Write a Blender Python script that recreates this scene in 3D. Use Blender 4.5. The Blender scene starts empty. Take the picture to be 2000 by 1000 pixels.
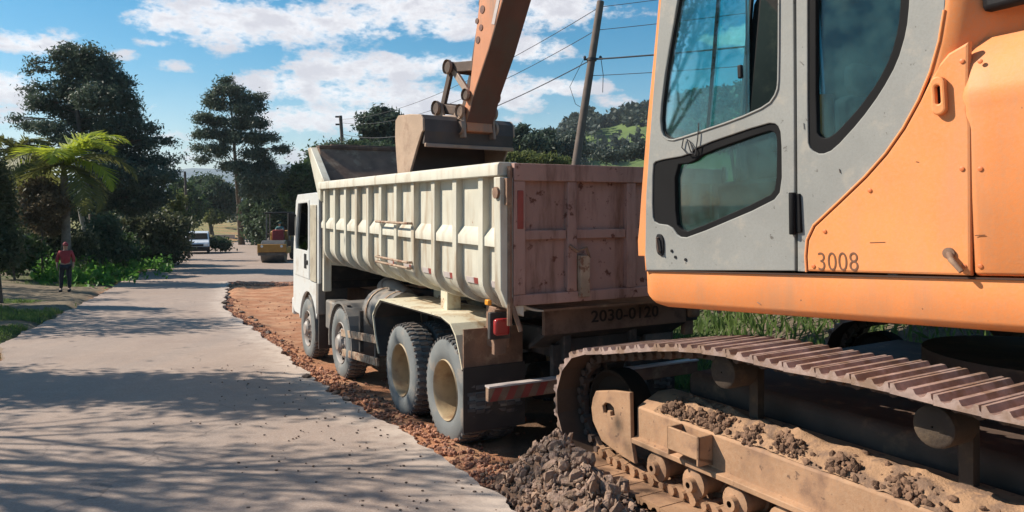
import bpy, bmesh, math, random
import numpy as np
from mathutils import Vector, Matrix, noise as mnoise
random.seed(7); rng = np.random.default_rng(7)
S = bpy.context.scene
R = math.radians
# ------------------------------------------------------------------ camera
F = 1440.0; CZ = 2.3; HY = 400.0
cd = bpy.data.cameras.new('camera'); cam = bpy.data.objects.new('camera', cd); S.collection.objects.link(cam)
cam.location = (0, 0, CZ); cam.rotation_euler = (R(90), 0, 0)
cd.sensor_width = 36; cd.lens = F / 2000 * 36; cd.shift_y = -0.05; cd.clip_end = 9000; cd.clip_start = 0.05
S.camera = cam
# ------------------------------------------------------------------ sun + sky
SUN_EL = 39.0; SV = Vector((-0.987, 0.16, math.tan(R(SUN_EL)))).normalized()
sd = bpy.data.lights.new('sun', 'SUN'); sun = bpy.data.objects.new('sun', sd); S.collection.objects.link(sun)
sd.energy = 5.0; sd.angle = R(0.5); sd.color = (1.0, 0.90, 0.76)
sun.rotation_euler = SV.to_track_quat('Z', 'Y').to_euler()
S.view_settings.view_transform = 'Standard'; S.view_settings.look = 'None'
S.view_settings.exposure = 0.60; S.view_settings.gamma = 1; S.view_settings.use_curve_mapping = False
W = bpy.data.worlds.new('World'); S.world = W; W.use_nodes = True
SKY_STRENGTH = 0.06

class NT:
    def __init__(s, nt): s.nt = nt; s.n = nt.nodes; s.l = nt.links
    def node(s, t, **kw):
        n = s.n.new(t)
        for k, v in kw.items(): setattr(n, k, v)
        return n
    def put(s, sock, v):
        if hasattr(v, 'is_output') or isinstance(v, bpy.types.NodeSocket): s.l.new(v, sock)
        else: sock.default_value = v
    def math(s, op, a, b=0.0, c=0.0, clamp=False):
        n = s.node('ShaderNodeMath', operation=op); n.use_clamp = clamp
        s.put(n.inputs[0], a); s.put(n.inputs[1], b)
        if op in ('MULTIPLY_ADD', 'SMOOTH_MAX', 'SMOOTH_MIN'): s.put(n.inputs[2], c)
        return n.outputs[0]
    def mix(s, f, a, b, mode='MIX'):
        n = s.node('ShaderNodeMix', data_type='RGBA', blend_type=mode)
        s.put(n.inputs[0], f)
        for i, v in ((6, a), (7, b)):
            if isinstance(v, tuple) and len(v) == 3: v = v + (1,)
            s.put(n.inputs[i], v)
        return n.outputs[2]
    def noise(s, vec, scale, detail=4, rough=0.55, dist=0.0):
        n = s.node('ShaderNodeTexNoise'); s.put(n.inputs['Vector'], vec)
        n.inputs['Scale'].default_value = scale; n.inputs['Detail'].default_value = detail
        n.inputs['Roughness'].default_value = rough; n.inputs['Distortion'].default_value = dist
        return n.outputs['Fac']
    def ramp(s, f, a, b):
        n = s.node('ShaderNodeMapRange'); n.interpolation_type = 'SMOOTHSTEP'
        s.put(n.inputs[0], f); n.inputs[1].default_value = a; n.inputs[2].default_value = b
        return n.outputs[0]

def build_sky():
    T = NT(W.node_tree)
    for n in list(T.n): T.n.remove(n)
    out = T.node('ShaderNodeOutputWorld'); bg = T.node('ShaderNodeBackground')
    T.l.new(bg.outputs[0], out.inputs[0]); bg.inputs[1].default_value = SKY_STRENGTH
    sky = T.node('ShaderNodeTexSky', sky_type='NISHITA'); sky.sun_disc = False
    sky.sun_elevation = R(SUN_EL); sky.sun_rotation = math.atan2(SV.x, SV.y)
    sky.air_density = 1.0; sky.dust_density = 0.35; sky.ozone_density = 2.5; sky.altitude = 300
    hsv = T.node('ShaderNodeHueSaturation'); hsv.inputs['Saturation'].default_value = 1.5; hsv.inputs['Value'].default_value = 1.32
    hsv.inputs['Hue'].default_value = 0.484
    T.l.new(sky.outputs[0], hsv.inputs['Color'])
    tc = T.node('ShaderNodeTexCoord'); d = tc.outputs['Generated']
    sp = T.node('ShaderNodeSeparateXYZ'); T.l.new(d, sp.inputs[0]); x, y, z = sp.outputs
    az = T.math('ARCTAN2', x, y)
    hl = T.math('SQRT', T.math('ADD', T.math('MULTIPLY', x, x), T.math('MULTIPLY', y, y)))
    el = T.math('ARCTAN2', z, hl)
    # cloud coordinates, wider than tall
    cb = T.node('ShaderNodeCombineXYZ'); T.l.new(az, cb.inputs[0]); T.l.new(T.math('MULTIPLY', el, 2.0), cb.inputs[1])
    T.put(cb.inputs[2], T.math('MULTIPLY', T.math('ABSOLUTE', az), 0.15))
    P = cb.outputs[0]
    n1 = T.noise(P, 11.0, 9, 0.60, 0.15); n2 = T.noise(P, 34.0, 8, 0.62, 0.2); n3 = T.noise(P, 3.2, 6, 0.5, 0.1)
    n4 = T.noise(P, 95.0, 5, 0.6, 0.1)
    blobs = [(330,40,75,34),(440,48,120,48),(575,50,120,42),(690,45,110,36),(800,15,140,62),(880,52,75,30),(300,82,40,16),
             (560,168,80,22),(660,140,90,34),(760,135,80,26),(850,125,80,26),(700,185,170,30),(590,235,90,30),(700,232,120,26),(830,205,110,30),
             (60,88,90,20),(130,72,50,14),(15,175,55,34),(20,225,40,30),(310,215,45,26),(335,262,45,24),(342,130,40,13),(243,108,30,12),
             (1060,15,130,52),(1040,100,70,26),(1085,172,85,18),(1000,190,60,34),(1150,8,50,16),(1203,200,42,13),(1076,228,14,9),(980,235,50,18),(1010,205,50,20),
             (590,300,60,22),(380,305,40,18),(1480,70,90,26),(1490,150,60,18),(1330,120,40,14)]
    acc = None
    for (bx, by, rx, ry) in blobs:
        u = (bx-1000)/F; v = (HY-by)/F; a0 = math.atan(u); e0 = math.atan(v/math.hypot(1, u))
        ra = rx/F*math.cos(a0)**2*1.22; re = ry/F*math.cos(a0)*1.32
        da = T.math('MULTIPLY', T.math('SUBTRACT', az, a0), 1/ra)
        de = T.math('SUBTRACT', el, e0)
        de = T.math('MULTIPLY', de, 1/re)
        # flatter undersides
        de = T.math('MULTIPLY', de, T.math('ADD', 1.0, T.math('MULTIPLY', T.math('LESS_THAN', de, 0.0), 0.35)))
        r2 = T.math('ADD', T.math('MULTIPLY', da, da), T.math('MULTIPLY', de, de))
        b = T.math('SUBTRACT', 1.0 if rx*ry > 1500 else .30, r2)
        acc = b if acc is None else T.math('SMOOTH_MAX', acc, b, 0.25)
    acc = T.math('MAXIMUM', acc, -1.2)
    # elsewhere: broken cumulus from noise alone, thinned to lower the ambient light
    inframe = T.math('MULTIPLY', T.ramp(T.math('ABSOLUTE', az), 0.78, 0.66), T.ramp(el, 0.34, 0.29))
    other = T.math('MULTIPLY', T.math('SUBTRACT', n3, 0.60), 9.0)
    acc = T.math('ADD', T.math('MULTIPLY', acc, inframe), T.math('MULTIPLY', other, T.math('SUBTRACT', 1.0, inframe)))
    dens = T.math('ADD', acc, T.math('ADD', T.math('MULTIPLY', T.math('SUBTRACT', n1, 0.5), 5.2), T.math('ADD', T.math('MULTIPLY', T.math('SUBTRACT', n2, 0.5), 2.6), T.math('MULTIPLY', T.math('SUBTRACT', n4, 0.5), 1.3))))
    m = T.ramp(dens, -0.25, .95)
    m = T.math('MULTIPLY', m, 0.94)
    # thin veil low down
    veil = T.math('MULTIPLY', T.ramp(el, 0.20, 0.0), 0.22)
    m = T.math('MAXIMUM', m, veil)
    m = T.math('MULTIPLY', m, T.ramp(el, -0.02, 0.02))
    shade = T.ramp(T.math('ADD', n1, T.math('MULTIPLY', T.math('SUBTRACT', n2, .5), 0.5)), 0.36, 0.66)
    cc = T.mix(shade, (12.6, 12.4, 12.5), (8.2, 8.0, 8.6))
    T.l.new(T.mix(m, hsv.outputs[0], cc), bg.inputs[0])
build_sky()

# ------------------------------------------------------------------ materials
def newmat(name):
    m = bpy.data.materials.new(name); m.use_nodes = True
    T = NT(m.node_tree); b = T.n['Principled BSDF']
    return m, T, b
def pos(T):
    return T.node('ShaderNodeNewGeometry').outputs['Position']
def surf(name, col, rough=0.6, var=0.15, vscale=3.0, dirt=None, dlo=0.5, dhi=0.62, dscale=2.0, spots=None, slo=.62, shi=.66, sscale=14, metal=0.0, bump=0.0, bscale=40, streak=False, spec=0.5, fine=None, coat=0):
    m, T, b = newmat(name); P = pos(T)
    v = T.noise(P, vscale, 5)
    c = T.mix(T.ramp(v, 0.3, 0.7), tuple(x*(1-var) for x in col), tuple(min(1, x*(1+var)) for x in col))
    if fine:
        f = T.noise(P, fine[0], 4, .7); c = T.mix(T.math('MULTIPLY', T.ramp(f, .35, .75), fine[1]), c, fine[2])
    if dirt:
        PP = P
        if streak:
            mp = T.node('ShaderNodeMapping'); mp.inputs['Scale'].default_value = (1, 1, 0.18); T.l.new(P, mp.inputs[0]); PP = mp.outputs[0]
        d = T.noise(PP, dscale, 7, .65); c = T.mix(T.ramp(d, dlo, dhi), c, dirt)
    if spots:
        s_ = T.noise(P, sscale, 5, .6); c = T.mix(T.ramp(s_, slo, shi), c, spots)
    T.l.new(c, b.inputs['Base Color'])
    b.inputs['Metallic'].default_value = metal
    rr = T.noise(P, vscale*4, 3)
    T.put(b.inputs['Roughness'], T.math('ADD', rough-.1, T.math('MULTIPLY', rr, .2)))
    b.inputs['Specular IOR Level'].default_value = spec
    if coat: b.inputs['Coat Weight'].default_value = coat; b.inputs['Coat Roughness'].default_value = .25
    if bump:
        bn = T.node('ShaderNodeBump'); bn.inputs['Strength'].default_value = bump; bn.inputs['Distance'].default_value = 0.02
        T.l.new(T.noise(P, bscale, 6, .6), bn.inputs['Height']); T.l.new(bn.outputs[0], b.inputs['Normal'])
    return m
def leafmat(name, ca, cb, trans=0.35):
    m, T, b = newmat(name)
    rp = T.node('ShaderNodeNewGeometry').outputs['Random Per Island']
    n = T.ramp(T.noise(pos(T), 0.9, 3), .35, .65)
    f = T.math('MULTIPLY_ADD', rp, .6, T.math('MULTIPLY', n, .4))
    c = T.mix(f, ca, cb); T.l.new(c, b.inputs['Base Color']); b.inputs['Roughness'].default_value = .55
    b.inputs['Specular IOR Level'].default_value = .25
    tr = T.node('ShaderNodeBsdfTranslucent'); T.l.new(T.mix(.5, c, tuple(min(1, x*1.3) for x in cb)), tr.inputs[0])
    ms = T.node('ShaderNodeMixShader'); ms.inputs[0].default_value = trans
    T.l.new(b.outputs[0], ms.inputs[1]); T.l.new(tr.outputs[0], ms.inputs[2])
    T.l.new(ms.outputs[0], T.n['Material Output'].inputs[0])
    return m
def glassmat(name, tint, refl=0.12, haze=None):
    m, T, b = newmat(name); T.n.remove(b)
    tr = T.node('ShaderNodeBsdfTransparent'); tr.inputs[0].default_value = tint+(1,)
    gl = T.node('ShaderNodeBsdfGlossy'); gl.inputs['Roughness'].default_value = .03; gl.inputs[0].default_value = (.9, .95, .95, 1)
    fr = T.node('ShaderNodeFresnel'); fr.inputs[0].default_value = 1.5
    ms = T.node('ShaderNodeMixShader'); T.put(ms.inputs[0], T.math('MULTIPLY_ADD', fr.outputs[0], .30, refl, clamp=True))
    T.l.new(tr.outputs[0], ms.inputs[1]); T.l.new(gl.outputs[0], ms.inputs[2])
    last = ms.outputs[0]
    if haze:
        df = T.node('ShaderNodeBsdfDiffuse'); df.inputs[0].default_value = haze[1]+(1,)
        ms2 = T.node('ShaderNodeMixShader')
        T.put(ms2.inputs[0], T.math('MULTIPLY', T.ramp(T.noise(pos(T), 6, 6), .3, .7), haze[0]))
        T.l.new(last, ms2.inputs[1]); T.l.new(df.outputs[0], ms2.inputs[2]); last = ms2.outputs[0]
    T.l.new(last, T.n['Material Output'].inputs[0])
    return m
def emis(name, col, rough=.3):
    return surf(name, col, rough, .05)

M = {}
M['orange'] = surf('orange_paint', (.80, .285, .095), .52, .08, 1.5, streak=True, dirt=(.56, .28, .15), dlo=.44, dhi=.82, dscale=3.4, spots=(.30, .14, .08), slo=.70, shi=.76, sscale=19, bump=.06, bscale=60, spec=.2, fine=(55, .34, (.60, .34, .20)))
M['orange_d'] = surf('orange_paint_worn', (.62, .17, .05), .5, .12, 2, dirt=(.28, .13, .08), dlo=.5, dhi=.75, dscale=5)
M['grey_cab'] = surf('grey_cab_paint', (.265, .268, .255), .55, .08, 2, dirt=(.36, .33, .285), dlo=.50, dhi=.80, dscale=7, spots=(.12, .11, .10), slo=.66, shi=.72, sscale=24, fine=(70, .35, (.20, .195, .18)), spec=.35, bump=.04, bscale=60)
M['rubber'] = surf('black_rubber', (.010, .010, .011), .7, .2, spec=.12)
M['black'] = surf('black_plastic', (.016, .016, .018), .6, .2, spec=.2, dirt=(.06, .05, .04), dlo=.5, dhi=.8, dscale=6)
M['glass'] = glassmat('tinted_glass', (.56, .86, .86), .02, (.06, (.25, .36, .35)))
M['glass_dark'] = glassmat('dark_glass', (.40, .60, .60), .03, (.14, (.13, .26, .26)))
M['glass_car'] = glassmat('car_glass', (.10, .13, .14), .15)
M['cream'] = surf('cream_paint', (.56, .54, .455), .55, .08, 2.5, streak=True, dirt=(.36, .27, .18), dlo=.45, dhi=.74, dscale=5.5, spots=(.30, .14, .07), slo=.70, shi=.73, sscale=13, bump=.08, bscale=30, fine=(30, .25, (.55, .50, .40)))
M['creamrust'] = surf('cream_paint_muddy', (.60, .56, .43), .6, .08, 2.5, dirt=(.36, .22, .11), dlo=.46, dhi=.7, dscale=4, spots=(.20, .08, .04), slo=.64, shi=.68, sscale=12, bump=.12, bscale=30)
M['boardpaint'] = surf('board_grimy', (.21, .13, .095), .75, .15, 3, dirt=(.11, .065, .045), dlo=.42, dhi=.66, dscale=5)
M['gate'] = surf('pink_rusty_paint', (.37, .22, .182), .65, .12, 2.0, dirt=(.17, .085, .06), dlo=.46, dhi=.70, dscale=4.5, spots=(.12, .04, .025), slo=.60, shi=.68, sscale=9, bump=.18, bscale=26, streak=True)
M['rust'] = surf('rusty_steel', (.20, .115, .075), .75, .25, 4, dirt=(.34, .23, .15), dlo=.5, dhi=.7, dscale=5, bump=.2)
M['rustbar'] = surf('rusty_pale_steel', (.36, .26, .18), .7, .2, 6, spots=(.2, .09, .05), slo=.5, shi=.6, sscale=15)
M['dustmetal'] = surf('dusty_steel', (.36, .205, .115), .8, .16, 3, dirt=(.22, .125, .08), dlo=.46, dhi=.72, dscale=5, spots=(.15, .085, .055), slo=.62, shi=.70, sscale=17, fine=(40, .4, (.46, .31, .20)), bump=.15, bscale=45)
M['shoe'] = surf('worn_track_steel', (.36, .26, .225), .6, .22, 9, dirt=(.24, .155, .11), dlo=.42, dhi=.62, dscale=6, bump=.15, bscale=50, metal=.15)
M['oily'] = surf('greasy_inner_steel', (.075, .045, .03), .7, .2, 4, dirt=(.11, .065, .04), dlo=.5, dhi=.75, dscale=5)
M['oilydark'] = surf('oily_black_steel', (.022, .016, .012), .85, .2, spec=.1)  # idler colour near black, standing in for the shade inside the loop
M['carrier'] = surf('muddy_roller', (.06, .042, .03), .8, .2, 5, dirt=(.11, .075, .045), dlo=.5, dhi=.7, dscale=8, bump=.2)  # dark brown throughout, with slightly lighter patches
M['darksteel'] = surf('dark_muddy_steel', (.085, .055, .042), .75, .25, 4, dirt=(.20, .12, .075), dlo=.52, dhi=.72, dscale=5, bump=.2)
M['arm_orange'] = surf('arm_paint_dirty', (.60, .235, .11), .6, .12, 2, streak=True, dirt=(.34, .19, .12), dlo=.45, dhi=.7, dscale=5, fine=(50, .3, (.45, .27, .17)))
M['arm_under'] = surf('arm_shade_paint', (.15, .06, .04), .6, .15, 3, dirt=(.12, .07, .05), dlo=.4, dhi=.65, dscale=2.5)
M['bucket'] = surf('bucket_steel', (.30, .215, .165), .6, .2, 3, dirt=(.42, .27, .17), dlo=.45, dhi=.7, dscale=4, bump=.25, bscale=25)
M['cheek'] = surf('bucket_cheek_steel', (.44, .31, .22), .7, .12, 3, dirt=(.30, .19, .13), dlo=.5, dhi=.75, dscale=5, bump=.2, bscale=25)  # lighter copy of the bucket steel for its sunlit side
M['bucket_in'] = surf('bucket_inner_steel', (.075, .06, .055), .65, .2, 3, dirt=(.12, .08, .06), dlo=.5, dhi=.8, dscale=3)  # dark copy of the bucket steel, shade put into the colour
M['chrome'] = surf('cylinder_chrome', (.6, .6, .6), .2, .05, metal=1)
M['tyre'] = surf('dusty_tyre', (.155, .165, .165), .85, .12, 4, dirt=(.30, .24, .19), dlo=.52, dhi=.75, dscale=4, bump=.1, bscale=60)
M['tread'] = surf('tyre_tread', (.085, .08, .078), .9, .2, 6, dirt=(.20, .14, .11), dlo=.48, dhi=.7, dscale=8)
M['rim'] = surf('cream_rim', (.38, .285, .17), .5, .12, 5, dirt=(.24, .15, .085), dlo=.44, dhi=.72, dscale=6)
M['rimgrey'] = surf('grey_rim', (.30, .27, .25), .55, .15, 6, dirt=(.30, .19, .13), dlo=.5, dhi=.7, dscale=7)
M['chassis'] = surf('chassis_paint', (.045, .04, .038), .7, .2, 5, dirt=(.16, .11, .08), dlo=.5, dhi=.75, dscale=5, bump=.1)
M['flap'] = surf('mud_flap_rubber', (.045, .037, .033), .8, .2, 4, dirt=(.10, .07, .05), dlo=.5, dhi=.8, dscale=4)
M['greyplastic'] = surf('grey_plastic', (.17, .16, .15), .65, .12, 4, dirt=(.30, .23, .17), dlo=.5, dhi=.75, dscale=4)
M['white'] = surf('white_paint', (.62, .63, .62), .4, .04, 3, dirt=(.42, .34, .25), dlo=.48, dhi=.85, dscale=3)
M['tanpanel'] = surf('dusty_cab_corner', (.40, .36, .28), .6, .1, 3, dirt=(.22, .17, .12), dlo=.45, dhi=.75, dscale=4)
M['whitecar'] = surf('white_car_paint', (.62, .66, .72), .3, .03, 3, coat=.3)
M['red_lens'] = surf('red_lens', (.33, .03, .03), .2, .05)
M['amber_lens'] = surf('amber_lens', (.75, .30, .03), .25, .05)
M['clear_lens'] = surf('clear_lens', (.7, .72, .74), .15, .05)
M['redtape'] = surf('red_tape', (.27, .05, .04), .5, .15, 8); M['whitetape'] = surf('white_tape', (.48, .42, .40), .5, .1, 8)
M['number'] = surf('number_print', (.16, .07, .035), .6, .05)
M['platetext'] = surf('dark_lettering', (.03, .02, .018), .7, .1)
M['yellow'] = surf('roller_yellow', (.38, .19, .035), .5, .1, 3, dirt=(.25, .16, .08), dlo=.5, dhi=.8)
M['drum'] = surf('roller_drum', (.10, .095, .09), .45, .2, metal=.3)
M['seat'] = surf('seat_fabric', (.02, .025, .03), .8, .2)
M['wood'] = surf('pole_wood', (.12, .09, .075), .85, .2, 3, dirt=(.10, .08, .07), dlo=.45, dhi=.7, dscale=3, streak=True)
M['wire'] = surf('cable_black', (.03, .03, .035), .7, .1)
M['palmbark'] = surf('palm_bark', (.17, .15, .125), .9, .2, 5, dirt=(.09, .075, .06), dlo=.45, dhi=.65, dscale=3)
M['seam'] = surf('seam_dark', (.05, .022, .012), .8, .1)
M['bark'] = surf('bark', (.10, .075, .06), .9, .3, 4, bump=.3); M['barkpale'] = surf('pale_bark', (.36, .32, .27), .85, .2, 3, dirt=(.18, .14, .11), dlo=.5, dhi=.7)
M['skin'] = surf('skin', (.36, .20, .14), .5, .05); M['redcloth'] = surf('red_cloth', (.30, .035, .042), .85, .15, 8); M['darkcloth'] = surf('dark_cloth', (.02, .022, .028), .85, .15)
M['tealcloth'] = surf('teal_cloth', (.10, .26, .28), .85, .1); M['maroon'] = surf('maroon_cloth', (.20, .03, .04), .85, .1); M['hair'] = surf('dark_hair', (.03, .02, .015), .7)
M['soil'] = surf('dark_clods', (.17, .098, .062), .95, .25, 12, bump=.5, bscale=60)
M['dust'] = surf('dust_layer', (.36, .215, .125), .95, .15, 6, dirt=(.20, .125, .085), dlo=.45, dhi=.60, dscale=9, bump=.5, bscale=70)
M['load'] = surf('load_dirt', (.26, .15, .105), .95, .2, 6, dirt=(.14, .07, .05), dlo=.45, dhi=.65, dscale=4, bump=.6, bscale=30)
def stonemat():
    m, T, b = newmat('rubble_stone'); P = pos(T)
    ri = T.node('ShaderNodeObjectInfo').outputs['Random']
    c = T.mix(ri, (.125, .078, .052), (.38, .245, .165)); c = T.mix(T.ramp(T.noise(P, 18, 5), .4, .65), c, (.24, .155, .12))
    c = T.mix(T.ramp(T.noise(P, 60, 4), .5, .8), c, (.36, .28, .22))
    T.l.new(c, b.inputs['Base Color']); b.inputs['Roughness'].default_value = .9
    bn = T.node('ShaderNodeBump'); bn.inputs['Strength'].default_value = .6; bn.inputs['Distance'].default_value = .02
    T.l.new(T.noise(P, 45, 5), bn.inputs['Height']); T.l.new(bn.outputs[0], b.inputs['Normal'])
    return m
M['stone'] = stonemat()
M['redstone'] = surf('red_rubble', (.42, .20, .12), .95, .25, 10, dirt=(.20, .09, .06), dlo=.45, dhi=.6, dscale=12, spots=(.42, .30, .24), slo=.6, shi=.66, sscale=16, bump=.5, bscale=50)
M['L_pine'] = leafmat('pine_needles', (.030, .056, .046), (.105, .140, .095), .25)
M['L_pine2'] = leafmat('pine_needles_lit', (.032, .060, .048), (.110, .145, .098), .25)  # slightly lighter needle green
M['L_euc'] = leafmat('eucalyptus_leaves', (.022, .045, .036), (.075, .105, .070), .3)
M['L_dark'] = leafmat('dark_foliage', (.026, .052, .034), (.080, .118, .060), .3)
M['L_mid'] = leafmat('mid_foliage', (.022, .048, .020), (.075, .125, .040), .35)
M['L_bright'] = leafmat('bright_foliage', (.045, .13, .022), (.13, .30, .045), .4)
M['L_palm'] = leafmat('palm_leaves', (.09, .19, .015), (.42, .46, .04), .5)
M['L_palmd'] = leafmat('palm_leaves_old', (.05, .085, .025), (.17, .17, .05), .4)
M['L_dry'] = leafmat('dry_foliage', (.06, .05, .03), (.17, .13, .08), .3)
M['L_hedge'] = leafmat('hedge_foliage', (.030, .050, .026), (.115, .125, .065), .3)
M['L_yel'] = leafmat('yellowish_foliage', (.06, .085, .025), (.17, .19, .06), .35)
M['L_hill'] = leafmat('hill_forest', (.028, .045, .040), (.075, .095, .070), .2)
M['L_grass'] = leafmat('grass_blades', (.05, .10, .025), (.17, .24, .07), .4)

# ------------------------------------------------------------------ mesh helpers
def link(o): S.collection.objects.link(o); return o
def mesh_obj(name, me, mat, parent=None, smooth=None):
    if mat: me.materials.append(M[mat] if isinstance(mat, str) else mat)
    if smooth is not None:
        me.polygons.foreach_set('use_smooth', [True]*len(me.polygons)); me.set_sharp_from_angle(angle=R(smooth))
    o = link(bpy.data.objects.new(name, me))
    if parent: o.parent = parent
    return o
class MB:
    def __init__(s, Mx=None): s.v = []; s.f = []; s.M = Mx
    def add(s, vs, fs):
        b = len(s.v)
        for p in vs:
            p = Vector(p); s.v.append(s.M @ p if s.M else p)
        s.f += [tuple(b+i for i in f) for f in fs]; return s
    def box(s, a, b, sh=(0, 0)):
        x0, y0, z0 = a; x1, y1, z1 = b
        return s.add([(x0,y0,z0),(x1,y0,z0),(x1,y1,z0),(x0,y1,z0),(x0,y0,z1),(x1,y0,z1),(x1,y1,z1),(x0,y1,z1)],
                     [(0,3,2,1),(4,5,6,7),(0,1,5,4),(1,2,6,5),(2,3,7,6),(3,0,4,7)])
    def beam(s, p, q, w, h, up=(0, 0, 1)):
        p = Vector(p); q = Vector(q); d = (q-p).normalized(); u = Vector(up)
        r = d.cross(u).normalized(); u = r.cross(d).normalized(); vs = []
        for c in (p, q):
            for a, b in ((-1,-1),(1,-1),(1,1),(-1,1)): vs.append(c+r*(a*w/2)+u*(b*h/2))
        return s.add(vs, [(0,3,2,1),(4,5,6,7),(0,1,5,4),(1,2,6,5),(2,3,7,6),(3,0,4,7)])
    def prism(s, poly, fn, t0, t1):
        n = len(poly); vs = [fn(a, b, t0) for a, b in poly]+[fn(a, b, t1) for a, b in poly]
        return s.add(vs, [tuple(range(n))[::-1], tuple(range(n, 2*n))]+[(i, (i+1) % n, n+(i+1) % n, n+i) for i in range(n)])
    def tube(s, pts, rad, n=8, caps=True):
        pts = [Vector(p) for p in pts]; vs = []; k = len(pts)
        if not hasattr(rad, '__len__'): rad = [rad]*k
        ref = None
        for i, p in enumerate(pts):
            d = (pts[min(i+1, k-1)]-pts[max(i-1, 0)]).normalized()
            if ref is None: ref = d.orthogonal().normalized()
            r = (ref-d*ref.dot(d))
            if r.length < 1e-5: r = d.orthogonal()
            r.normalize(); ref = r; q = d.cross(r)
            for j in range(n):
                a = 2*math.pi*j/n; vs.append(p+(r*math.cos(a)+q*math.sin(a))*rad[i])
        fs = [(i*n+j, i*n+(j+1) % n, (i+1)*n+(j+1) % n, (i+1)*n+j) for i in range(k-1) for j in range(n)]
        if caps: fs += [tuple(range(n))[::-1], tuple((k-1)*n+j for j in range(n))]
        return s.add(vs, fs)
    def lathe(s, prof, n=32, c=(0, 0, 0), ax='y', closed=False):
        # prof: (radius, along axis)
        vs = []; k = len(prof)
        for r, t in prof:
            for j in range(n):
                a = 2*math.pi*j/n; ca, sa = math.cos(a)*r, math.sin(a)*r
                vs.append({'y': (c[0]+ca, c[1]+t, c[2]+sa), 'x': (c[0]+t, c[1]+ca, c[2]+sa), 'z': (c[0]+ca, c[1]+sa, c[2]+t)}[ax])
        kk = k if closed else k-1
        return s.add(vs, [(i*n+j, i*n+(j+1) % n, ((i+1) % k)*n+(j+1) % n, ((i+1) % k)*n+j) for i in range(kk) for j in range(n)])
    def mesh(s, name, fix=True):
        me = bpy.data.meshes.new(name); me.from_pydata([tuple(p) for p in s.v], [], s.f)
        if fix:
            bm = bmesh.new(); bm.from_mesh(me); bmesh.ops.recalc_face_normals(bm, faces=bm.faces); bm.to_mesh(me); bm.free()
        me.update(); return me
    def build(s, name, mat, parent=None, smooth=None, bevel=0, seg=2, fix=True):
        o = mesh_obj(name, s.mesh(name, fix), mat, parent, smooth)
        if bevel:
            b = o.modifiers.new('bevel', 'BEVEL'); b.width = bevel; b.segments = seg; b.limit_method = 'ANGLE'; b.angle_limit = R(35)
            o.data.polygons.foreach_set('use_smooth', [True]*len(o.data.polygons)); b.harden_normals = False
            o.data.set_sharp_from_angle(angle=R(50))
        return o
def chaikin(p, n=2, closed=True):
    for _ in range(n):
        q = []; L = len(p)
        if not closed: q.append(p[0])
        for i in range(L if closed else L-1):
            a, b = p[i], p[(i+1) % L]
            q.append((a[0]*.78+b[0]*.22, a[1]*.78+b[1]*.22)); q.append((a[0]*.22+b[0]*.78, a[1]*.22+b[1]*.78))
        if not closed: q.append(p[-1])
        p = q
    return p
def curve_geo(polys, depth, bevel=0.0):
    cu = bpy.data.curves.new('tmp', 'CURVE'); cu.dimensions = '2D'; cu.fill_mode = 'BOTH'
    cu.extrude = max(depth/2-bevel, 0.0005); cu.bevel_depth = bevel; cu.bevel_resolution = 1; cu.offset = -bevel
    for p in polys:
        sp = cu.splines.new('POLY'); sp.points.add(len(p)-1); sp.use_cyclic_u = True
        for i, (a, b) in enumerate(p): sp.points[i].co = (a, b, 0, 1)
    ob = bpy.data.objects.new('tmp', cu); me = bpy.data.meshes.new_from_object(ob)
    vs = [tuple(v.co) for v in me.vertices]; fs = [tuple(f.vertices) for f in me.polygons]
    bpy.data.objects.remove(ob); bpy.data.curves.remove(cu); bpy.data.meshes.remove(me)
    return vs, fs
def text_geo(txt, size, depth, bold=0.0, sx=1.0):
    cu = bpy.data.curves.new('tmp', 'FONT'); cu.body = txt; cu.size = size; cu.extrude = depth/2; cu.offset = bold; cu.space_character = 1.05
    ob = bpy.data.objects.new('tmp', cu); me = bpy.data.meshes.new_from_object(ob)
    vs = [(v.co.x*sx, v.co.y, v.co.z) for v in me.vertices]; fs = [tuple(f.vertices) for f in me.polygons]
    bpy.data.objects.remove(ob); bpy.data.curves.remove(cu); bpy.data.meshes.remove(me)
    return vs, fs
def plate(polys, frame, off, depth, name, mat, parent, bevel=0.004, smooth=30):
    """flat plate with holes; frame: 4x4 whose columns are (a, b, n, origin); off: centre offset along n"""
    vs, fs = curve_geo(polys, depth, bevel)
    mb = MB(frame); mb.add([(x, y, z+off) for x, y, z in vs], fs)
    return mb.build(name, mat, parent, smooth)
def tag(o, label=None, cat=None, group=None, kind=None):
    if label: o['label'] = label
    if cat: o['category'] = cat
    if group: o['group'] = group
    if kind: o['kind'] = kind
    return o
def empty(name, loc, rz, label, cat, group=None):
    o = link(bpy.data.objects.new(name, None)); o.location = loc; o.rotation_euler = (0, 0, rz)
    o.empty_display_size = .3
    return tag(o, label, cat, group)
def copyof(o, parent, loc=None):
    c = o.copy(); link(c); c.parent = parent
    if loc is not None: c.location = loc
    return c
def copy_tree(o, parent=None, loc=None, rot=None):
    c = o.copy(); link(c); c.parent = parent
    if loc is not None: c.location = loc
    if rot is not None: c.rotation_euler = rot
    for ch in [x for x in S.objects if x.parent == o]: copy_tree(ch, c)
    return c
def frame(O, a, b, n):
    m = Matrix.Identity(4)
    for i, c in enumerate((a, b, n, O)):
        for j in range(3): m[j][i] = c[j]
    return m
def ray(px, py): return Vector(((px-1000)/F, 1.0, (HY-py)/F))
CAMP = Vector((0, 0, CZ))
def hit(px, py, O, n):
    r = ray(px, py); t = (Vector(O)-CAMP).dot(n)/r.dot(n); return CAMP+r*t
def at(px, py, d): return CAMP+ray(px, py)*d
def fbm(x, y, z=0.0, o=4, s=1.0):
    return mnoise.fractal(Vector((x*s, y*s, z)), 1.0, 2.0, o)

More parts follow.
